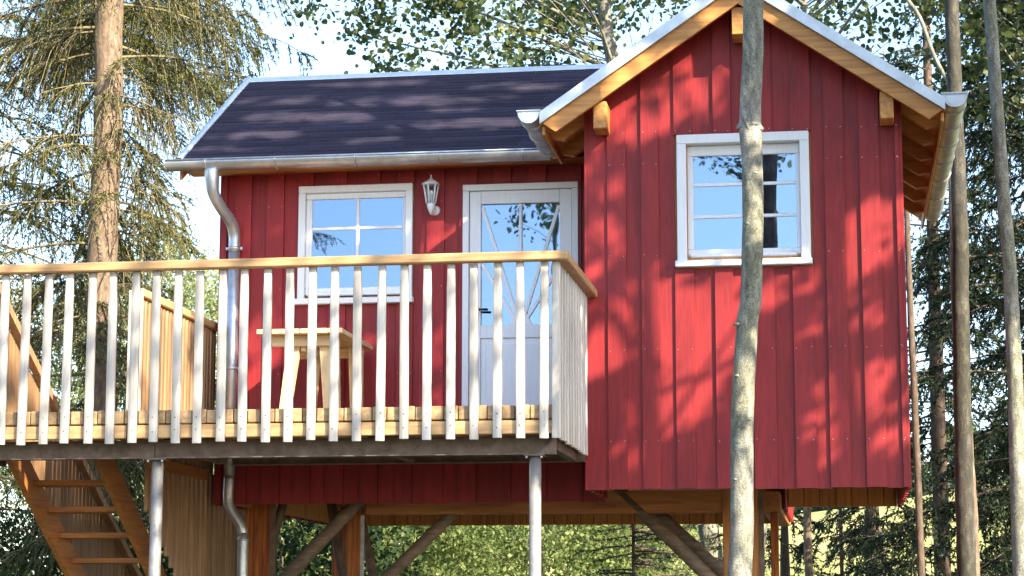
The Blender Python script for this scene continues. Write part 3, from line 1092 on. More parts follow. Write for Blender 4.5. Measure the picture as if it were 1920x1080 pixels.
# railing
rail = place('railing', None, (-4.2, -1.77, 1.25), TER)
box('handrail', -8.2, -1.862, -1.800, -1.715, 2.462, 2.526, M_RAIL['x'], rail, 0.008)
box('handrail', -1.948, -1.862, -1.714, -0.03, 2.460, 2.524, M_RAIL['y'], rail, 0.008)
box('handrail', -5.395, -5.31, -0.60, 1.42, 2.462, 2.526, M_RAIL['y'], rail, 0.008)
screws = []
bal_z = (1.234, 2.461)
rnd = random.Random(11)


def baluster(cx, cy, along, z0=1.234, z1=2.461, mat=M_BAL, parent=rail, wid=0.062, th=0.028):
    """slightly waisted slat: wide foot, narrower under the rail"""
    key = ('bal', along, round(z1 - z0, 2), mat.name, wid, th)
    if key not in BOX:
        h = (z1 - z0) / 2
        zs = [-h, -h + 0.004, -h * 0.2, h * 0.72, h * 0.86, h]
        ws = [wid * 0.98, wid, wid, wid * 0.96, wid * 0.86, wid * 0.84]
        V = []
        for z_, w_ in zip(zs, ws):
            c = 0.12 * th
            ring = [(-w_ / 2 + c, -th / 2), (w_ / 2 - c, -th / 2), (w_ / 2, -th / 2 + c), (w_ / 2, th / 2), (-w_ / 2, th / 2), (-w_ / 2, -th / 2 + c)]
            for u, v in ring:
                V.append((u, v, z_) if along == 'x' else (v * -1, u, z_))
        F4 = []
        for i in range(len(zs) - 1):
            for j in range(6):
                k = (j + 1) % 6
                F4.append((i * 6 + j, i * 6 + k, (i + 1) * 6 + k, (i + 1) * 6 + j))
        n = (len(zs) - 1) * 6
        BOX[key] = mk('baluster', V, [np.array(F4), np.array([[5, 4, 3, 2, 1, 0], [n + i for i in range(6)]])], mat)
    return place('baluster', BOX[key], (cx, cy, (z0 + z1) / 2), parent)


xs_b = [-2.033, -2.201, -2.36, -2.526, -2.688, -2.856, -3.019, -3.183, -3.354, -3.519, -3.68, -3.845, -4.006, -4.177, -4.333, -4.504, -4.661, -4.823, -4.976, -5.145, -5.302, -5.477, -5.633, -5.797]
x = -5.797
while x > -8.0:
    x -= 0.161
    xs_b.append(x)
for x in xs_b:
    dz = rnd.uniform(-0.008, 0.006)
    o = baluster(x, -1.735 + rnd.uniform(-0.002, 0.002), 'x')
    o.location.z += dz
    o.rotation_euler = (0, rnd.uniform(-0.006, 0.006), rnd.uniform(-0.02, 0.02))
    for zz in (1.318, 1.415):
        screws.append((x + rnd.uniform(-0.004, 0.004), -1.7505, zz + rnd.uniform(-0.01, 0.01)))
yy = -1.70
baluster(-1.955, -1.735, 'x', wid=0.05)
while yy < -0.06:
    o = baluster(-1.938, yy, 'y')
    o.location.z += rnd.uniform(-0.006, 0.006)
    o.rotation_euler = (0, 0, rnd.uniform(-0.04, 0.04))
    yy += 0.151
yy = -0.52
while yy < 1.40:
    baluster(-5.352, yy, 'y', 1.234, 2.461, M_BALB)
    yy += 0.086
Vs, Fs_ = [], []
for x, y, z in screws:
    n0 = len(Vs)
    s = 0.0055
    for k in range(6):
        a = k * math.pi / 3
        Vs.append((x + s * math.cos(a), y, z + s * math.sin(a)))
    Fs_.append([n0 + k for k in range(6)])
part('screws', Vs, np.array(Fs_), M_STEELB, rail, kind='stuff')

# ============================================================ STAIRCASE
ST = thing('staircase', 'open brown wooden stairs going down behind the terrace', 'stairs', (-5.98, 1.5, GZ))
RISE, RUN = 0.193, 0.300
t_z0, t_y0 = 1.275, -0.50


def tread_at(k):
    return t_y0 + RUN * k, t_z0 - RISE * k


sl = RISE / RUN
for xs0 in (-6.345, -5.650):
    a, b_ = -0.86, 4.05
    zc = lambda y: t_z0 - 0.02 - sl * (y - t_y0)
    pl = [(a, zc(a) + 0.10), (a, zc(a) - 0.17), (b_, zc(b_) - 0.17), (b_, zc(b_) + 0.10)]
    s_ = prism('stringer', pl, 'x', xs0, xs0 + 0.045, M_BEAM['y'], ST)
k = 0
while True:
    ty, tz = tread_at(k)
    if tz < GZ + 0.05:
        break
    box('tread', -6.299, -5.651, ty - 0.02, ty + 0.25, tz - 0.042, tz, M_BEAM['x'], ST, 0.004)
    k += 1
# left handrail with slats below it
srl = place('railing', None, (-6.33, 1, 1), ST)
hz = lambda y: 2.50 - 0.612 * (y + 1.03)
pl = [(-1.08, hz(-1.08)), (3.6, hz(3.6)), (3.6, hz(3.6) - 0.075), (-1.08, hz(-1.08) - 0.075)]
prism('handrail', pl, 'x', -6.345, -6.285, M_BALB, srl)
yy = -0.98
while yy < 3.55:
    z1 = hz(yy) - 0.080
    z0 = max(zc(yy) - 0.12, GZ)
    a, b_ = yy, yy + 0.088
    prism('baluster', [(a, zc(a) - 0.10), (b_, zc(b_) - 0.10), (b_, hz(b_) - 0.076), (a, hz(a) - 0.076)], 'x', -6.377, -6.349, M_BALB, srl)
    yy += 0.104
# outer boarding between the stairs and the house
srr = place('railing', None, (-5.35, 1, 0.5), ST)
yy = -0.30
i = 0
while yy < 2.75:
    zb = zc(yy) - 0.30
    zt = 1.232 if yy < 1.5 else 1.10
    o = box('baluster', -5.366, -5.338, yy, yy + 0.062, round(max(zb, GZ), 2), zt, M_BALB, srr, 0.003)
    yy += 0.128
    i += 1
box('ledger', -5.336, -5.300, -0.35, 1.15, 1.16, 1.25, M_BEAM['y'], srr, 0.003)
box('newel', -5.40, -5.31, -0.69, -0.605, 1.40, 2.50, M_BAL, srr, 0.004)

# ============================================================ TABLE
TB = thing('table', 'small pale pine table standing on the terrace under the window', 'table', (-4.25, 0.6, 1.47))
tx0, tx1 = -4.56, -3.865
ty0, ty1 = -0.08, 1.02
x = tx0
for i in range(6):
    w = (tx1 - tx0) / 6
    box('tabletop_board', x, x + w - 0.004, ty0 + 0.002 * (i % 2), ty1, 2.222, 2.262, M_TABLE['y'], TB, 0.005)
    x += w
box('rail', tx0 + 0.10, tx1 - 0.08, ty0 + 0.10, ty0 + 0.14, 2.135, 2.221, M_TABLE['x'], TB, 0.005)
box('rail', tx0 + 0.10, tx1 - 0.08, ty1 - 0.20, ty1 - 0.16, 2.135, 2.221, M_TABLE['x'], TB, 0.005)
box('stretcher', -4.235, -4.195, ty0 + 0.141, ty1 - 0.201, 2.10, 2.18, M_TABLE['y'], TB, 0.005)
yy = ty0 + 0.145
prism('leg', [(-4.34, 2.22), (-4.23, 2.22), (-4.34, 1.47), (-4.42, 1.47)], 'y', yy, yy + 0.045, M_TABLE['z'], TB)
prism('leg', [(-4.09, 2.22), (-3.93, 2.22), (-3.91, 1.47), (-4.03, 1.47)], 'y', yy, yy + 0.045, M_TABLE['z'], TB)
yy = ty1 - 0.245
prism('leg', [(-4.34, 2.22), (-4.25, 2.22), (-4.31, 1.47), (-4.38, 1.47)], 'y', yy, yy + 0.045, M_TABLE['z'], TB)
prism('leg', [(-4.02, 2.22), (-3.90, 2.22), (-3.90, 1.47), (-3.99, 1.47)], 'y', yy, yy + 0.045, M_TABLE['z'], TB)

# ============================================================ LANTERN
LN = thing('wall_lantern', 'white metal lantern mounted on the red wall left of the door', 'lantern', (-3.385, 1.17, 3.42))
lx, ly = -3.392, 1.055
tube('back_plate', [(-3.375, 1.176, 3.42), (-3.375, 1.150, 3.42)], [0.045, 0.036], M_WHITE, LN, 16)
tube('arm', smooth_pts([(-3.375, 1.16, 3.42), (-3.38, 1.10, 3.40), (lx, ly, 3.415), (lx, ly, 3.455)], 4), 0.014, M_WHITE, LN, 8)
tube('finial', [(lx, ly, 3.365), (lx, ly, 3.40), (lx, ly, 3.43), (lx, ly, 3.46)], [0.006, 0.022, 0.034, 0.036], M_WHITE, LN, 12)
for k in range(6):
    a = k * math.pi / 3 + 0.3
    tube('cage_bar', [(lx + 0.036 * math.cos(a), ly + 0.036 * math.sin(a), 3.46), (lx + 0.063 * math.cos(a), ly + 0.063 * math.sin(a), 3.625)], 0.0075, M_WHITE, LN, 6)
tube('glass', [(lx, ly, 3.465), (lx, ly, 3.62)], [0.033, 0.058], M_LGLASS, LN, 6, smooth=False)
tube('lamp', [(lx, ly, 3.46), (lx, ly, 3.50), (lx, ly, 3.55), (lx, ly, 3.57)], [0.018, 0.024, 0.024, 0.008], M_WHITE, LN, 10)
tube('cap', [(lx, ly, 3.618), (lx, ly, 3.628), (lx, ly, 3.655), (lx, ly, 3.672), (lx, ly, 3.685), (lx, ly, 3.705)], [0.082, 0.080, 0.040, 0.018, 0.007, 0.009], M_WHITE, LN, 6, smooth=False)

# ============================================================ TREES


def rng(s):
    return np.random.default_rng(s)


def leaves_arr(P, size, r, nsides=4, flat=0.4):
    """leaf polygons at points P; random orientation"""
    n = len(P)
    nrm = r.normal(size=(n, 3))
    nrm[:, 2] += flat
    nrm /= np.linalg.norm(nrm, axis=1, keepdims=True)
    a = np.cross(nrm, r.normal(size=(n, 3)))
    a /= np.linalg.norm(a, axis=1, keepdims=True) + 1e-9
    b_ = np.cross(nrm, a)
    s = size * r.uniform(0.5, 1.35, size=(n, 1))
    if nsides == 4:
        co = [(-0.55, 0), (0, -0.36), (0.55, 0), (0.05, 0.36)]
    else:
        co = [(-0.45, -0.15), (-0.2, -0.46), (0.25, -0.42), (0.55, 0), (0.25, 0.42), (-0.2, 0.46)]
    V = np.stack([P + s * (u * a + v * b_) for u, v in co], 1).reshape(-1, 3)
    F = np.arange(n * len(co)).reshape(n, len(co))
    return V, F


def needles_arr(tw, r, per, length, width):
    """tw (N,K,3) twig polylines -> triangles"""
    N, K, _ = tw.shape
    i = np.repeat(np.arange(N), per)
    t = r.uniform(0.03, 0.999, size=len(i)) * (K - 1)
    k = t.astype(int)
    f = (t - k)[:, None]
    P = tw[i, k] * (1 - f) + tw[i, k + 1] * f
    T = tw[i, k + 1] - tw[i, k]
    T /= np.linalg.norm(T, axis=1, keepdims=True) + 1e-9
    d = T * 0.9 + r.normal(size=P.shape) * 0.55
    d /= np.linalg.norm(d, axis=1, keepdims=True) + 1e-9
    w = np.cross(d, r.normal(size=P.shape))
    w /= np.linalg.norm(w, axis=1, keepdims=True) + 1e-9
    L = length * r.uniform(0.6, 1.3, size=(len(i), 1))
    V = np.stack([P - w * width / 2, P + w * width / 2, P + d * L], 1).reshape(-1, 3)
    return V, np.arange(len(V)).reshape(-1, 3)


def catmull(P, K):
    """resample one polyline by linear arc to K points"""
    P = np.asarray(P, float)
    s = np.concatenate([[0], np.cumsum(np.linalg.norm(np.diff(P, axis=0), axis=1))])
    t = np.linspace(0, s[-1], K)
    return np.stack([np.interp(t, s, P[:, i]) for i in range(3)], 1)


def trunk_obj(pts, radii, mat, parent, S=16, n=8, wob=0.0, seed=0):
    P = smooth_pts(pts, n)
    rr = np.interp(np.linspace(0, 1, len(P)), np.linspace(0, 1, len(radii)), radii)
    r = rng(seed)
    V, F = tubes_arr(P[None], rr[None], S)
    if wob:
        n_ = len(P)
        ph = r.uniform(0, 6.28, 8)
        th = np.tile(np.arange(S) * 2 * np.pi / S, n_)
        zz = np.repeat(P[:, 2], S)
        d = 1 + wob * (np.sin(zz * 7 + ph[0] + th) + 0.7 * np.sin(zz * 17 + ph[1] - 2 * th) + 0.5 * np.sin(zz * 31 + ph[2] + 3 * th))
        cen = np.repeat(P, S, axis=0)
        V = cen + (V - cen) * d[:, None]
    return part('trunk', V, [F, np.array([list(range(S))[::-1]])], mat, parent, True)


def spruce(label, base, H, r0, h0, h1, L0, L1, nb, seed, mneedle, mbark, group, twigs=26, per=16, hang=0.35, nl=0.05, nw=0.012, lean=(0, 0), az=None, twigmat=None, droop=0.35, bare=0.0, twlen=0.38, trunk_pts=None, radii=None, lim=None, name='spruce_tree', S_twig=False):
    r = rng(seed)
    bx, by, bz = base
    t = thing(name, label, 'tree', base, group)
    if trunk_pts is None:
        trunk_pts = [(bx, by, bz - 0.1), (bx + lean[0] * 0.5, by + lean[1] * 0.5, bz + H * 0.5), (bx + lean[0], by + lean[1], bz + H)]
        radii = [r0, r0 * 0.62, 0.02]
    trunk_obj(trunk_pts, radii, mbark, t, 14, 10, 0.025, seed)
    TP = smooth_pts(trunk_pts, 12)
    br, tw, br_r, tkeep = [], [], [], []
    for i in range(nb):
        h = h0 + (h1 - h0) * (i + r.uniform(0, 1)) / nb
        f = (h - h0) / (h1 - h0 + 1e-6)
        zc_ = bz + h
        cx = np.interp(zc_, TP[:, 2], TP[:, 0])
        cy = np.interp(zc_, TP[:, 2], TP[:, 1])
        a = r.uniform(0, 2 * np.pi) if az is None else r.uniform(*az)
        L = (L0 + (L1 - L0) * f) * r.uniform(0.6, 1.15)
        if lim is not None:
            L *= lim(zc_, a)
        up = r.uniform(-0.15, 0.25)
        d = np.array([math.cos(a), math.sin(a), 0.0])
        tt = np.linspace(0, 1, 9)
        P = np.array([cx, cy, zc_]) + np.outer(tt * L, d)
        P[:, 2] += up * L * tt - droop * L * tt ** 2 + 0.12 * L * np.maximum(tt - 0.75, 0)
        P[:, :2] += np.cumsum(r.normal(0, 0.015 * L, size=(9, 2)), axis=0)
        br.append(P)
        rb = 0.010 + 0.010 * L / 2
        br_r.append(np.linspace(rb, 0.003, 9))
        side = np.array([-math.sin(a), math.cos(a), 0])
        dens_b = 0.12 if r.uniform() < bare else 0.97
        nt_ = int(twigs * L / 2)
        for j in range(nt_):
            u = r.uniform(0.15 + bare * r.uniform(0, 0.6), 1.0)
            k = u * 8
            k0 = min(int(k), 7)
            p = P[k0] + (P[k0 + 1] - P[k0]) * (k - k0)
            sg = r.choice([-1, 1])
            tl = twlen * (0.5 + 0.7 * math.sin(math.pi * min(u + 0.15, 1))) * r.uniform(0.6, 1.3)
            dirh = side * sg * r.uniform(0.3, 1.0) + d * r.uniform(0.3, 0.9)
            dirh /= np.linalg.norm(dirh)
            s_ = np.linspace(0, 1, 4)
            hg = hang * r.uniform(0.3, 1.6)
            Q = p + np.outer(s_ * tl, dirh) * (1 - 0.4 * min(hg, 1))
            Q[:, 2] -= hg * tl * s_ ** 1.5 * 1.3
            tw.append(Q)
            tkeep.append(r.uniform() < dens_b)
    br = np.array(br)
    tw = np.array(tw)
    V, F = tubes_arr(br, np.array(br_r), 5)
    part('branches', V, F, twigmat or mbark, t, True, 'stuff')
    if S_twig:
        V2, F2 = tubes_arr(tw, np.tile(np.array([0.006, 0.005, 0.004, 0.002]), (len(tw), 1)), 3)
        part('twigs', V2, F2, twigmat or mbark, t, False, 'stuff')
    keep = np.array(tkeep)
    V, F = needles_arr(tw[keep], r, per, nl, nw)
    part('crown', V, F, mneedle, t, False, 'stuff')
    return t


def crown_pts(r, center, radii, ncl, per, spread, shell=0.35, lump=0.25):
    """leaf positions: clumps near the surface of a lumpy ellipsoid"""
    d = r.normal(size=(ncl, 3))
    d /= np.linalg.norm(d, axis=1, keepdims=True)
    rad_ = 1 - shell * r.uniform(0, 1, size=ncl) ** 1.5
    ph = r.uniform(0, 6.28, 4)
    lumpf = 1 + lump * np.sin(3.1 * d[:, 0] + ph[0] + 2.3 * d[:, 2]) * np.sin(2.7 * d[:, 1] + ph[1]) + 0.5 * lump * np.sin(7 * d[:, 2] + ph[2] + 5 * d[:, 0])
    cc = np.array(center) + d * (rad_ * lumpf)[:, None] * np.array(radii)
    P = np.repeat(cc, per, axis=0) + r.normal(size=(ncl * per, 3)) * spread * np.repeat(r.uniform(0.6, 1.3, size=(ncl, 1)), per, axis=0)
    return P, cc


def broadleaf(label, base, H, r0, center, radii, ncl, per, spread, leaf, seed, mleaf, mbark, group, name='broadleaf_tree', nsides=4, limbs=14, trunk_pts=None, trunk_r=None, zmin=None, cat='tree', wob=0.02):
    r = rng(seed)
    bx, by, bz = base
    t = thing(name, label, cat, base, group)
    if trunk_pts is None:
        trunk_pts = [(bx, by, bz - 0.1), ((bx + center[0]) / 2, (by + center[1]) / 2, bz + H * 0.4), (center[0], center[1], bz + H)]
        trunk_r = [r0, r0 * 0.7, r0 * 0.25]
    trunk_obj(trunk_pts, trunk_r, mbark, t, 14, 10, wob, seed)
    P, cc = crown_pts(r, center, radii, ncl, per, spread)
    if zmin is not None:
        P = P[P[:, 2] > zmin]
    V, F = leaves_arr(P, leaf, r, nsides)
    part('crown', V, F, mleaf, t, False, 'stuff')
    if limbs:
        TP = smooth_pts(trunk_pts, 12)
        L = []
        idx = r.choice(len(cc), limbs, replace=False)
        for i in idx:
            e = cc[i]
            zb = max(bz + 0.2 * H, e[2] - np.linalg.norm(e[:2] - np.array(center[:2])) * 0.7)
            zb = min(zb, bz + H * 0.95)
            s0 = np.array([np.interp(zb, TP[:, 2], TP[:, 0]), np.interp(zb, TP[:, 2], TP[:, 1]), zb])
            m_ = (s0 + e) / 2 + r.normal(0, 0.08, 3) * np.linalg.norm(e - s0) * 0.6
            L.append(catmull(smooth_pts([s0, m_, e], 4), 8))
        L = np.array(L)
        R = np.linspace(0.009, 0.003, 8)[None] * (1 + 2.2 * (np.arange(len(L)) % 5 == 0))[:, None]
        V, F = tubes_arr(L, R, 6)
        part('branches', V, F, mbark, t, True, 'stuff')
    return t


# --- the slim trunk in front of the gable
ft = thing('aspen_tree', 'slim grey trunk rising in front of the gable window', 'tree', (-0.80, -1.5, GZ))
fp = [(-0.84, -1.5, GZ - 0.1), (-0.77, -1.5, -0.6), (-0.728, -1.5, 0.30), (-0.709, -1.5, 0.59), (-0.703, -1.5, 0.95), (-0.692, -1.5, 1.46), (-0.664, -1.5, 1.83), (-0.646, -1.5, 2.06), (-0.622, -1.5, 2.20), (-0.609, -1.5, 2.50), (-0.597, -1.5, 2.80), (-0.598, -1.5, 3.18), (-0.606, -1.5, 3.38), (-0.603, -1.5, 3.57), (-0.579, -1.5, 3.95), (-0.572, -1.5, 4.34), (-0.54, -1.5, 5.2), (-0.50, -1.4, 6.5), (-0.45, -1.3, 8.5)]
fr_ = [0.095, 0.088, 0.082, 0.080, 0.079, 0.079, 0.076, 0.074, 0.074, 0.074, 0.074, 0.073, 0.080, 0.075, 0.073, 0.072, 0.066, 0.055, 0.02]
trunk_obj(fp, fr_, M_ASPBARK, ft, 24, 12, 0.012, 5)


def knot(x, y, z, r, parent, mat, sx=1.0):
    bm = bmesh.new()
    bmesh.ops.create_uvsphere(bm, u_segments=14, v_segments=10, radius=r)
    rn = random.Random(int(abs(x * 1000 + z * 777)))
    for v in bm.verts:
        v.co *= 1 + rn.uniform(-0.18, 0.18)
        v.co.x *= sx
        v.co.z *= 0.8
    for f in bm.faces:
        f.smooth = True
    me = bpy.data.meshes.new('knot')
    bm.to_mesh(me)
    bm.free()
    me.materials.append(mat)
    return place('knot', me, (x, y, z), parent)


knot(-0.672, -1.52, 3.42, 0.030, ft, M_ASPBARK)
knot(-0.545, -1.52, 3.405, 0.032, ft, M_ASPBARK)
knot(-0.585, -1.555, 3.43, 0.030, ft, M_ASPBARK, 1.4)
for x, z in ((-0.720, 2.02), (-0.655, 1.36), (-0.66, 1.95), (-0.625, 2.72), (-0.70, 1.30), (-0.735, 0.95), (-0.58, 3.08), (-0.72, 1.66)):
    knot(x, -1.56, z, 0.015, ft, M_ASPBARK, 1.6)
tube('twig_stub', [(-0.60, -1.56, 3.36), (-0.645, -1.585, 3.46), (-0.665, -1.59, 3.50)], [0.014, 0.012, 0.006], M_ASPBARK, ft, 7)

# --- left spruce with long hanging twigs
spruce('tall old spruce with bare drooping twigs left of the terrace', (-7.98, 6.0, GZ), 13.5, 0.22, 2.6, 9.5, 1.9, 2.1, 112, 21, M_NEEDLE_L, M_SPRBARK, None,
       twigs=44, per=46, hang=0.75, nl=0.055, nw=0.015, droop=0.34, bare=0.28, twlen=0.55, lim=lambda z, a: (0.50 if (math.cos(a) > 0.2 and 3.3 < z < 6.1) else 1.0) * (0.55 if math.sin(a) < -0.45 else 1.0), twigmat=M_TWIG, S_twig=True,
       trunk_pts=[(-8.0, 6.0, GZ - 0.1), (-8.06, 6.0, 1.0), (-8.045, 6.0, 2.3), (-8.08, 6.0, 4.1), (-8.06, 6.0, 5.4), (-8.09, 6.0, 6.9), (-8.05, 6.0, 9.5), (-8.0, 6.0, 12)],
       radii=[0.24, 0.185, 0.17, 0.165, 0.16, 0.155, 0.11, 0.03])
spruce('spruce bough filled tree behind the old spruce at the left edge', (-10.9, 9.0, GZ), 12, 0.20, 2.2, 10.5, 2.6, 1.8, 110, 33, M_NEEDLE_L, M_SPRBARK, None,
       twigs=32, per=44, hang=0.7, nl=0.05, nw=0.018, droop=0.35, bare=0.10, twlen=0.55, twigmat=M_TWIG)
spruce('green spruce whose boughs reach toward the roof top left', (-9.38, 9.5, GZ), 13, 0.12, 8.5, 11.8, 2.4, 2.3, 80, 35, M_NEEDLE_L, M_SPRBARK, None,
       twigs=44, per=46, hang=1.0, nl=0.055, nw=0.016, droop=0.4, bare=0.08, twlen=0.60, lim=lambda z, a: 0.35 if math.cos(a) < -0.3 else 1.0, twigmat=M_TWIG)

# --- right-hand trunks
at = thing('aspen_tree', 'grey leaning aspen trunk at the right edge of the picture', 'tree', (1.30, 0.5, GZ))
trunk_obj([(1.33, 0.5, GZ - 0.1), (1.304, 0.5, 0.34), (1.30, 0.5, 1.1), (1.300, 0.5, 1.88), (1.288, 0.5, 2.71), (1.262, 0.5, 3.3), (1.245, 0.5, 3.77), (1.207, 0.5, 4.86), (1.18, 0.5, 6.0), (1.2, 0.5, 9)],
          [0.085, 0.072, 0.066, 0.060, 0.054, 0.052, 0.050, 0.050, 0.045, 0.02], M_ASPBARK, at, 18, 10, 0.02, 6)
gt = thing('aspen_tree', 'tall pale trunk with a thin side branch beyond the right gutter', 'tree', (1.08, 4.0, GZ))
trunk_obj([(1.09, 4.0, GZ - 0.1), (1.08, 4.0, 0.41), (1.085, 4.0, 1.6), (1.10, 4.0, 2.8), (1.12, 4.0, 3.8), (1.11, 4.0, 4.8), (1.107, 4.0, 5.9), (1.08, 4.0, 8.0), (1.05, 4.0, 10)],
          [0.10, 0.090, 0.083, 0.080, 0.076, 0.072, 0.068, 0.055, 0.02], M_ASPBARK_SHADE, gt, 16, 10, 0.03, 7)
tube('branch', smooth_pts([(1.10, 4.0, 5.0), (0.93, 4.0, 5.35), (0.80, 4.0, 5.75), (0.62, 4.0, 6.05), (0.50, 4.0, 6.5)], 4), 0.020, M_ASPBARK, gt, 8)
g2t = thing('spruce_tree', 'brown scaly trunk standing close behind the pale trunk', 'tree', (1.2, 5.0, GZ))
trunk_obj([(1.2, 5.0, GZ - 0.1), (1.19, 5.0, 0.45), (1.17, 5.0, 1.6), (1.13, 5.0, 2.9), (1.12, 5.0, 4.0), (1.10, 5.0, 4.5)], [0.085, 0.075, 0.07, 0.065, 0.05, 0.02], M_SPRBARK, g2t, 14, 10, 0.04, 8)
ht = thing('spruce_tree', 'thin dark straight trunk beside the right wall corner', 'tree', (0.72, 6.0, GZ))
trunk_obj([(0.74, 6.0, GZ - 0.1), (0.735, 6.0, 0.45), (0.72, 6.0, 2.0), (0.70, 6.0, 3.2), (0.69, 6.0, 4.3)], [0.045, 0.040, 0.037, 0.034, 0.03], M_DARKBARK, ht, 10, 8, 0.05, 9)
for i, (xa, za, xb_, zb_, rr_, mm, lab) in enumerate((
        (-0.55, 1.6, -0.545, 0.6, 0.060, M_SPRBARK, 'thicker brown trunk seen below the floor right of the post'),
        (-0.09, 1.6, -0.085, 0.6, 0.028, M_DARKBARK, 'thin dark trunk in the middle of the gap below the floor'),
        (0.42, 1.5, 0.50, 0.6, 0.030, M_SPRBARK, 'thin pale leaning trunk below the right end of the floor'))):
    tt_ = thing('spruce_tree', lab, 'tree', (xb_, 14, GZ))
    dx_ = (xb_ - xa)
    trunk_obj([(xb_ + dx_ * 2.2, 14, GZ - 0.1), (xb_, 14, zb_), (xa, 14, za), (xa - dx_, 14, za + 1.2)], [rr_ * 1.15, rr_, rr_ * 0.95, rr_ * 0.8], mm, tt_, 10, 8, 0.04, 40 + i)

# --- dark spruces on the right
for i, (x, y, H, L0, L1, h0, h1, nb, lab) in enumerate((
        (2.3, 9.0, 14, 1.9, 1.5, 0.3, 11.0, 120, 'dark spruce at the right edge behind the grey trunk'),
        (1.25, 13.0, 14, 1.7, 1.2, 0.2, 9.5, 95, 'dark spruce directly behind the two close trunks'),
        (3.2, 14.0, 15, 2.2, 1.6, 0.4, 12.0, 100, 'dark spruce farthest to the right'),
        (0.35, 17.0, 7, 1.5, 0.5, 0.2, 5.8, 60, 'younger dark spruce behind the right wall corner'),
        (-0.9, 15.0, 4.2, 1.3, 0.3, 0.4, 4.0, 40, 'young dark spruce seen under the floor beside the post'))):
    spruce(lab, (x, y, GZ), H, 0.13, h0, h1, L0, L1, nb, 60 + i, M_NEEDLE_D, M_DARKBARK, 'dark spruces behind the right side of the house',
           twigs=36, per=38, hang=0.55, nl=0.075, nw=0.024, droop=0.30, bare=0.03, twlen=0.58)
spruce('small dark spruce tip reaching up under the middle of the house', (-2.3, 7.0, GZ), 2.9, 0.035, 0.8, 2.75, 1.5, 0.35, 80, 71, M_NEEDLE_D, M_DARKBARK, None,
       twigs=30, per=24, hang=0.15, nl=0.04, nw=0.010, droop=0.1, twlen=0.25)
spruce('dark young spruce beside the brace under the gable wing', (-1.3, 8.0, GZ), 4.0, 0.04, 0.3, 3.6, 1.3, 0.5, 90, 72, M_NEEDLE_D, M_DARKBARK, None,
       twigs=30, per=24, hang=0.25, nl=0.045, nw=0.011, droop=0.2, twlen=0.3)

# --- aspen crowns above the roofs
broadleaf('aspen with round leaves rising behind the long roof', (-2.6, 9.0, GZ), 10.5, 0.13, (-4.2, 9.4, 8.4), (2.5, 2.0, 1.75), 420, 30, 0.13, 0.070, 81, M_ASPLEAF, M_ASPBARK, None,
          name='aspen_tree', nsides=6, limbs=75, trunk_pts=[(-1.25, 9.0, GZ - 0.1), (-1.9, 9.0, 3.0), (-2.72, 9.0, 6.85), (-2.82, 9.0, 7.57), (-2.95, 9.0, 9.5)], trunk_r=[0.14, 0.11, 0.085, 0.08, 0.03])
broadleaf('aspen foliage hanging over the gable ridge', (-1.38, 8.5, GZ), 9.5, 0.10, (-0.3, 8.6, 8.3), (2.0, 1.6, 1.7), 260, 22, 0.14, 0.072, 82, M_ASPLEAF, M_ASPBARK, None,
          name='aspen_tree', nsides=6, limbs=60)
broadleaf('aspen foliage in the top right corner beyond the pale trunk', (2.4, 7.0, GZ), 9.0, 0.10, (2.3, 7.0, 6.9), (1.4, 1.3, 1.7), 220, 24, 0.17, 0.075, 83, M_ASPLEAF, M_ASPBARK, None,
          name='aspen_tree', nsides=6, limbs=60)

# --- sunlit broadleaf trees and bushes behind
bl = [
    (-15.6, 31, 9.5, (2.6, 2.4, 3.7), 5.4, 'sunlit pale green tree between the spruce and the house corner'),
    (-22.5, 33, 8.5, (4.2, 3, 3.2), 4.8, 'sunlit tree low behind the terrace at the far left'),
    (-13.2, 27, 4.4, (2.8, 2.4, 2.3), 1.6, 'yellow green bush seen left of the second post'),
    (-9.2, 26, 4.6, (2.4, 2.2, 2.1), 1.9, 'bright bush between the second post and the brace'),
    (-6.6, 30, 4.6, (2.6, 2.2, 2.2), 1.4, 'mid green bush left of the thin steel post'),
    (-5.4, 40, 4.6, (2.0, 2.0, 2.1), 2.0, 'pale round bush right of the thin steel post'),
]
for i, (x, y, H, rd, cz, lab) in enumerate(bl):
    broadleaf(lab, (x, y, float(ground_z(x, y))), cz - float(ground_z(x, y)) + 0.5, 0.12, (x, y, cz), rd, 900, 34, 0.22, 0.10, 90 + i, M_MIDLEAF if i in (3, 4) else M_BUSHLEAF, M_DARKBARK,
              None, name='broadleaf_tree' if H > 5 else 'bush', cat='tree' if H > 5 else 'bush', limbs=10)
broadleaf('shaded shrub with bright leaf tips below the terrace left', (-8.6, 7.0, GZ), 2.2, 0.04, (-8.7, 7.0, 0.2), (1.3, 1.2, 1.25), 420, 24, 0.13, 0.07, 97, M_SHRUBLEAF, M_DARKBARK, None,
          name='shrub', cat='shrub', limbs=12)
broadleaf('dark shrub behind the stairs under the terrace', (-7.0, 9.5, GZ), 2.6, 0.04, (-6.9, 9.5, 0.6), (1.4, 1.1, 1.4), 420, 24, 0.14, 0.08, 98, M_SHRUBLEAF, M_DARKBARK, None,
          name='shrub', cat='shrub', limbs=12)

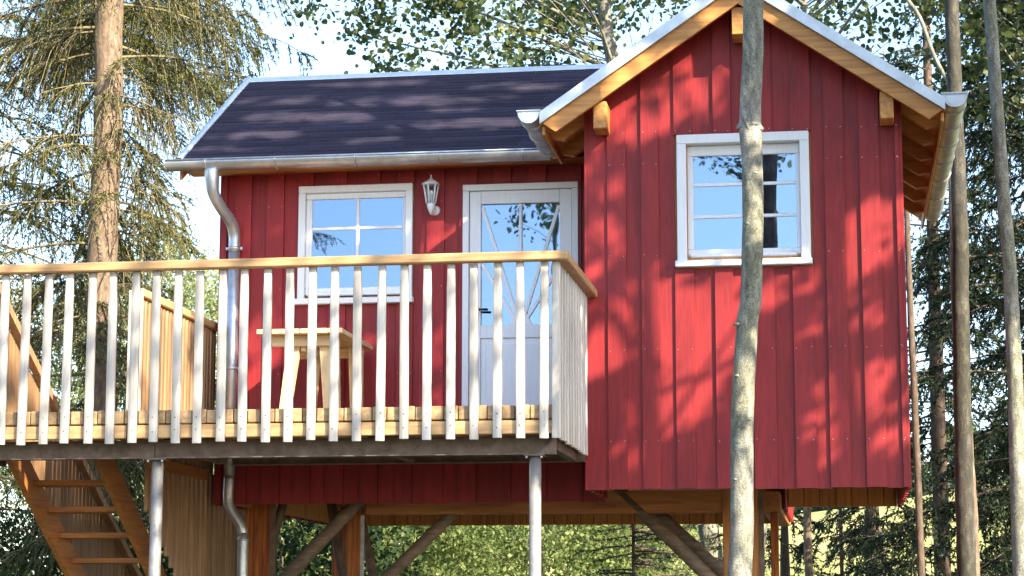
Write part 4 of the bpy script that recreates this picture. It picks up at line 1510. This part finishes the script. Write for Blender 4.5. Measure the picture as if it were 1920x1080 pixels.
# --- far forest edge on the hill
r = rng(500)
PV, PF = [], []
nv = 0
for i in range(95):
    x = -62 + 95 * (i + r.uniform(-0.4, 0.4)) / 95
    y = r.uniform(118, 140)
    gz = float(ground_z(np.array(x), np.array(y)))
    H = r.uniform(3.4, 5.6) + (1.2 if x < -12 else 0)
    n = 420
    hh = r.uniform(0.0, 1, n) ** 0.8
    wr = (1.5 * (1 - hh) ** 0.6 + 0.2) * r.uniform(0.6, 1.1, n)
    a = r.uniform(0, 6.28, n)
    P = np.stack([x + wr * np.cos(a), y + wr * np.sin(a), gz + H * hh], 1)
    V, F = leaves_arr(P, 0.55, r, 4)
    PV.append(V)
    PF.append(F + nv)
    nv += len(V)
fo = part('forest', np.concatenate(PV), np.concatenate(PF), M_FARLEAF, None, False, 'stuff')
fo['label'] = 'distant wooded edge beyond the meadow'
fo['category'] = 'forest'

# --- tall trees on the sunny side whose crowns dapple the house (beside the camera, out of frame)
SV = np.array(SUNV)
tanA = SV[0] / -SV[1]
kz = SV[2] / -SV[1]


def uv_of(x, y, z):
    dy = y + 1.765
    return x + dy * tanA, z + dy * kz


# sunny openings in the canopy, as (x, y, z, rx, rz, slope) on the house surfaces
OPEN = [
    (-1.86, 0, 3.15, 0.20, 0.75), (-1.62, 0, 3.85, 0.22, 0.22), (-1.35, 0, 4.10, 0.16, 0.16), (-1.05, 0, 4.05, 0.16, 0.22),
    (-1.55, 0, 2.35, 0.35, 0.22), (-1.15, 0, 2.30, 0.30, 0.45), (-0.92, 0, 2.50, 0.22, 0.28), (-1.30, 0, 1.75, 0.25, 0.30), (-1.5, 0, 1.35, 0.22, 0.12), (-1.05, 0, 2.0, 0.25, 0.25),
    (-1.85, 0, 2.0, 0.12, 0.4), (-0.45, 0, 2.55, 0.22, 0.12), (-0.30, 0, 2.15, 0.08, 0.16), (0.12, 0, 2.75, 0.26, 0.42), (0.33, 0, 2.85, 0.16, 0.40),
    (0.00, 0, 2.35, 0.22, 0.22), (0.25, 0, 1.75, 0.24, 0.22), (0.05, 0, 1.45, 0.24, 0.28), (0.32, 0, 1.30, 0.12, 0.2), (-0.1, 0, 1.75, 0.12, 0.12),
    (-4.9, 1.2, 2.05, 0.30, 0.55), (-4.1, 1.2, 2.35, 0.35, 0.18), (-3.40, 1.2, 2.85, 0.16, 0.35),
    (-5.0, 1.35, 4.17, 0.42, 0.08), (-4.6, 1.75, 4.41, 0.65, 0.10), (-4.9, 2.2, 4.68, 0.45, 0.08), (-3.7, 2.1, 4.62, 0.8, 0.10), (-3.0, 1.45, 4.22, 0.75, 0.09), (-3.9, 1.12, 4.03, 0.4, 0.06),
    (-2.7, 2.35, 4.77, 0.55, 0.08), (-5.2, 1.05, 3.99, 0.28, 0.05), (-2.4, 1.7, 4.38, 0.3, 0.07), (-4.2, 2.6, 4.92, 0.7, 0.05), (-3.3, 1.8, 4.45, 0.3, 0.04),
    (-0.8, -0.3, 4.6, 2.2, 0.12), (-1.5, -0.3, 4.1, 0.6, 0.15),
    (-0.6, -1.5, 3.05, 0.2, 0.5), (-0.68, -1.5, 1.0, 0.2, 1.0),
]
OUV = []
for x, y, z, rx, rz in OPEN:
    u, v = uv_of(x, y, z)
    if z > 3.9 and y > 1:
        rz *= 2.3
    OUV.append((u, v, rx, rz, 0.7 if y < 1.1 and abs(rx - rz) < 0.3 and y == 0 else 0.0))
OUV = np.array(OUV)
_ph = np.random.default_rng(77).uniform(0, 6.28, 12)


def ripple(U, V):
    """leafy raggedness, elongated along the light's fall across the boards"""
    a, b_ = 0.77 * U + 0.64 * V, -0.64 * U + 0.77 * V
    n = 0.8 * np.sin(4.1 * a + _ph[0] + 2.0 * np.sin(6.3 * b_ + _ph[1]))
    n += 0.7 * np.sin(7.7 * a + _ph[2] + 2.2 * np.sin(12.1 * b_ + _ph[3]))
    n += 1.1 * np.sin(22.0 * b_ + _ph[4] + 1.9 * np.sin(6.0 * a + _ph[5]))
    n += 0.9 * np.sin(39.0 * b_ + _ph[6] + 1.7 * np.sin(13.0 * a + _ph[7]))
    return n / 3.0


def canopy_density(U, V):
    """0 in the openings, near 1 in the dense crown"""
    d = np.full(U.shape, 0.97)
    n = ripple(U, V)
    for u, v, rx, rz, tilt in OUV:
        du, dv = U - u, V - v
        c_, s_ = math.cos(tilt), math.sin(tilt)
        p, q = c_ * du + s_ * dv, -s_ * du + c_ * dv
        rp, rq = (max(rx, rz) * 1.3, min(rx, rz) * 1.1) if tilt else (rx, rz)
        e = (p / rp) ** 2 + (q / rq) ** 2 + 1.25 * n
        d = np.minimum(d, np.clip((e - 0.95) / 0.15, 0.0, 1))
    rl = (U < -1.95) & (V < 3.0)
    d = np.where(rl, np.clip((n - 0.25) / 0.3, 0, 1) * 0.9, d)
    return d


def canopy(label, base, tlo, thi, U0, U1, V0, V1, ncl, per, spread, leaf, seed):
    r = rng(seed)
    U = r.uniform(U0, U1, ncl)
    V_ = r.uniform(V0, V1, ncl)
    keep = r.uniform(size=ncl) < canopy_density(U, V_)
    U, V_ = U[keep], V_[keep]
    t = r.uniform(tlo, thi, len(U))
    c = np.stack([U, np.full(len(U), -1.765), V_], 1) + SV[None] * t[:, None]
    P = np.repeat(c, per, axis=0) + r.normal(size=(len(c) * per, 3)) * spread
    # drop single leaves that would close an opening
    s = (P[:, 1] + 1.765) / SV[1]
    Q = P - SV[None] * s[:, None]
    dd = canopy_density(Q[:, 0], Q[:, 2])
    P = P[r.uniform(size=len(P)) < (0.04 + 0.96 * np.clip(dd * 1.6, 0, 1))]
    th = thing('aspen_tree', label, 'tree', base)
    top = c.mean(0)
    tp = [(base[0], base[1], base[2] - 0.1), ((base[0] + top[0]) / 2, (base[1] + top[1]) / 2, base[2] + (top[2] - base[2]) * 0.45), tuple(top + np.array([0.3, -0.3, 1.5]))]
    trunk_obj(tp, [0.16, 0.12, 0.03], M_ASPBARK, th, 12, 10, 0.02, seed)
    TP = smooth_pts(tp, 12)
    Ls = []
    for e in c[r.choice(len(c), min(40, len(c)), replace=False)]:
        zb = np.clip(e[2] - 1.2, base[2] + 2.5, top[2] + 1)
        s0 = np.array([np.interp(zb, TP[:, 2], TP[:, 0]), np.interp(zb, TP[:, 2], TP[:, 1]), zb])
        Ls.append(catmull(smooth_pts([s0, (s0 + e) / 2 + r.normal(0, 0.15, 3), e], 4), 8))
    V, F = tubes_arr(np.array(Ls), np.tile(np.linspace(0.03, 0.004, 8), (len(Ls), 1)), 5)
    part('branches', V, F, M_ASPBARK, th, True, 'stuff')
    V, F = leaves_arr(P, leaf, r, 6)
    part('crown', V, F, M_ASPLEAF, th, False, 'stuff')


canopy('aspen crown beside the viewer that shades the gable', (6.2, -6.6, GZ), 4.6, 7.0, -1.9, 3.0, 1.2, 6.9, 9000, 22, 0.055, 0.065, 201)
canopy('second aspen crown beside the viewer that shades the long roof', (7.8, -6.0, GZ), 6.0, 9.0, -2.4, 5.2, 4.4, 9.9, 9000, 22, 0.075, 0.075, 202)

canopy('thin tall aspen crown that lets most light through onto the railing', (5.4, -13.0, GZ), 12.0, 15.0, -6.8, -1.95, 1.1, 2.9, 4200, 20, 0.08, 0.075, 203)

# --- trees behind the viewer, seen only as reflections in the panes
broadleaf('aspen behind the viewer mirrored in the door glass', (-5.0, -20.5, GZ), 12, 0.12, (-5.35, -20.0, 8.75), (0.7, 0.7, 1.55), 70, 20, 0.12, 0.085, 401, M_ASPLEAF, M_ASPBARK, None,
          name='aspen_tree', nsides=6, limbs=16)
broadleaf('aspen behind the viewer mirrored in the gable window', (-0.9, -20.5, GZ), 12, 0.10, (-1.6, -20.0, 8.95), (1.2, 0.8, 1.25), 90, 20, 0.15, 0.085, 402, M_ASPLEAF, M_ASPBARK, None,
          name='aspen_tree', nsides=6, limbs=16)
spruce('spruce behind the viewer mirrored in the left window', (-11.4, -20.0, GZ), 12, 0.14, 4.0, 10.0, 2.6, 2.3, 70, 403, M_NEEDLE_D, M_DARKBARK, None,
       twigs=20, per=24, hang=0.5, nl=0.07, nw=0.02, droop=0.3, twlen=0.5)
# neighbours that shade the dark spruces on the right
for i, (x, y) in enumerate(((6.5, 3.0), (8.5, 6.5), (7.5, 10.5), (10.5, 2.0), (11.0, 9.0))):
    spruce(('nearest','second','third','fourth','farthest')[i] + ' spruce of the wood standing right of the house', (x, y, GZ), 15, 0.16, 2.0, 14.5, 2.4, 0.5, 70, 300 + i, M_NEEDLE_D, M_DARKBARK, 'spruces of the wood to the right',
           twigs=12, per=12, hang=0.5, nl=0.16, nw=0.06, droop=0.3, twlen=0.6)

for i, (x, y, H) in enumerate(((-11.0, -5.0, 13), (-13.0, -10.0, 14), (-15.0, -15.0, 13), (-12.0, 0.5, 12), (14.0, -20.0, 8.5), (11.0, -26.0, 8.5), (17.0, -14.0, 9.0), (6.0, -30.0, 7.0))):  # unseen spruces, added to lower the sky fill on the walls
    spruce(('nearest', 'second', 'third', 'rearmost', 'lower', 'short', 'broad', 'distant')[i] + ' unseen spruce added to cut sky light on the house', (x, y, GZ), H, 0.16, 1.0, H - 0.4, 2.9, 0.5, 80, 330 + i, M_NEEDLE_D, M_DARKBARK, 'spruces added to cut sky light',
           twigs=12, per=12, hang=0.5, nl=0.18, nw=0.07, droop=0.3, twlen=0.6)
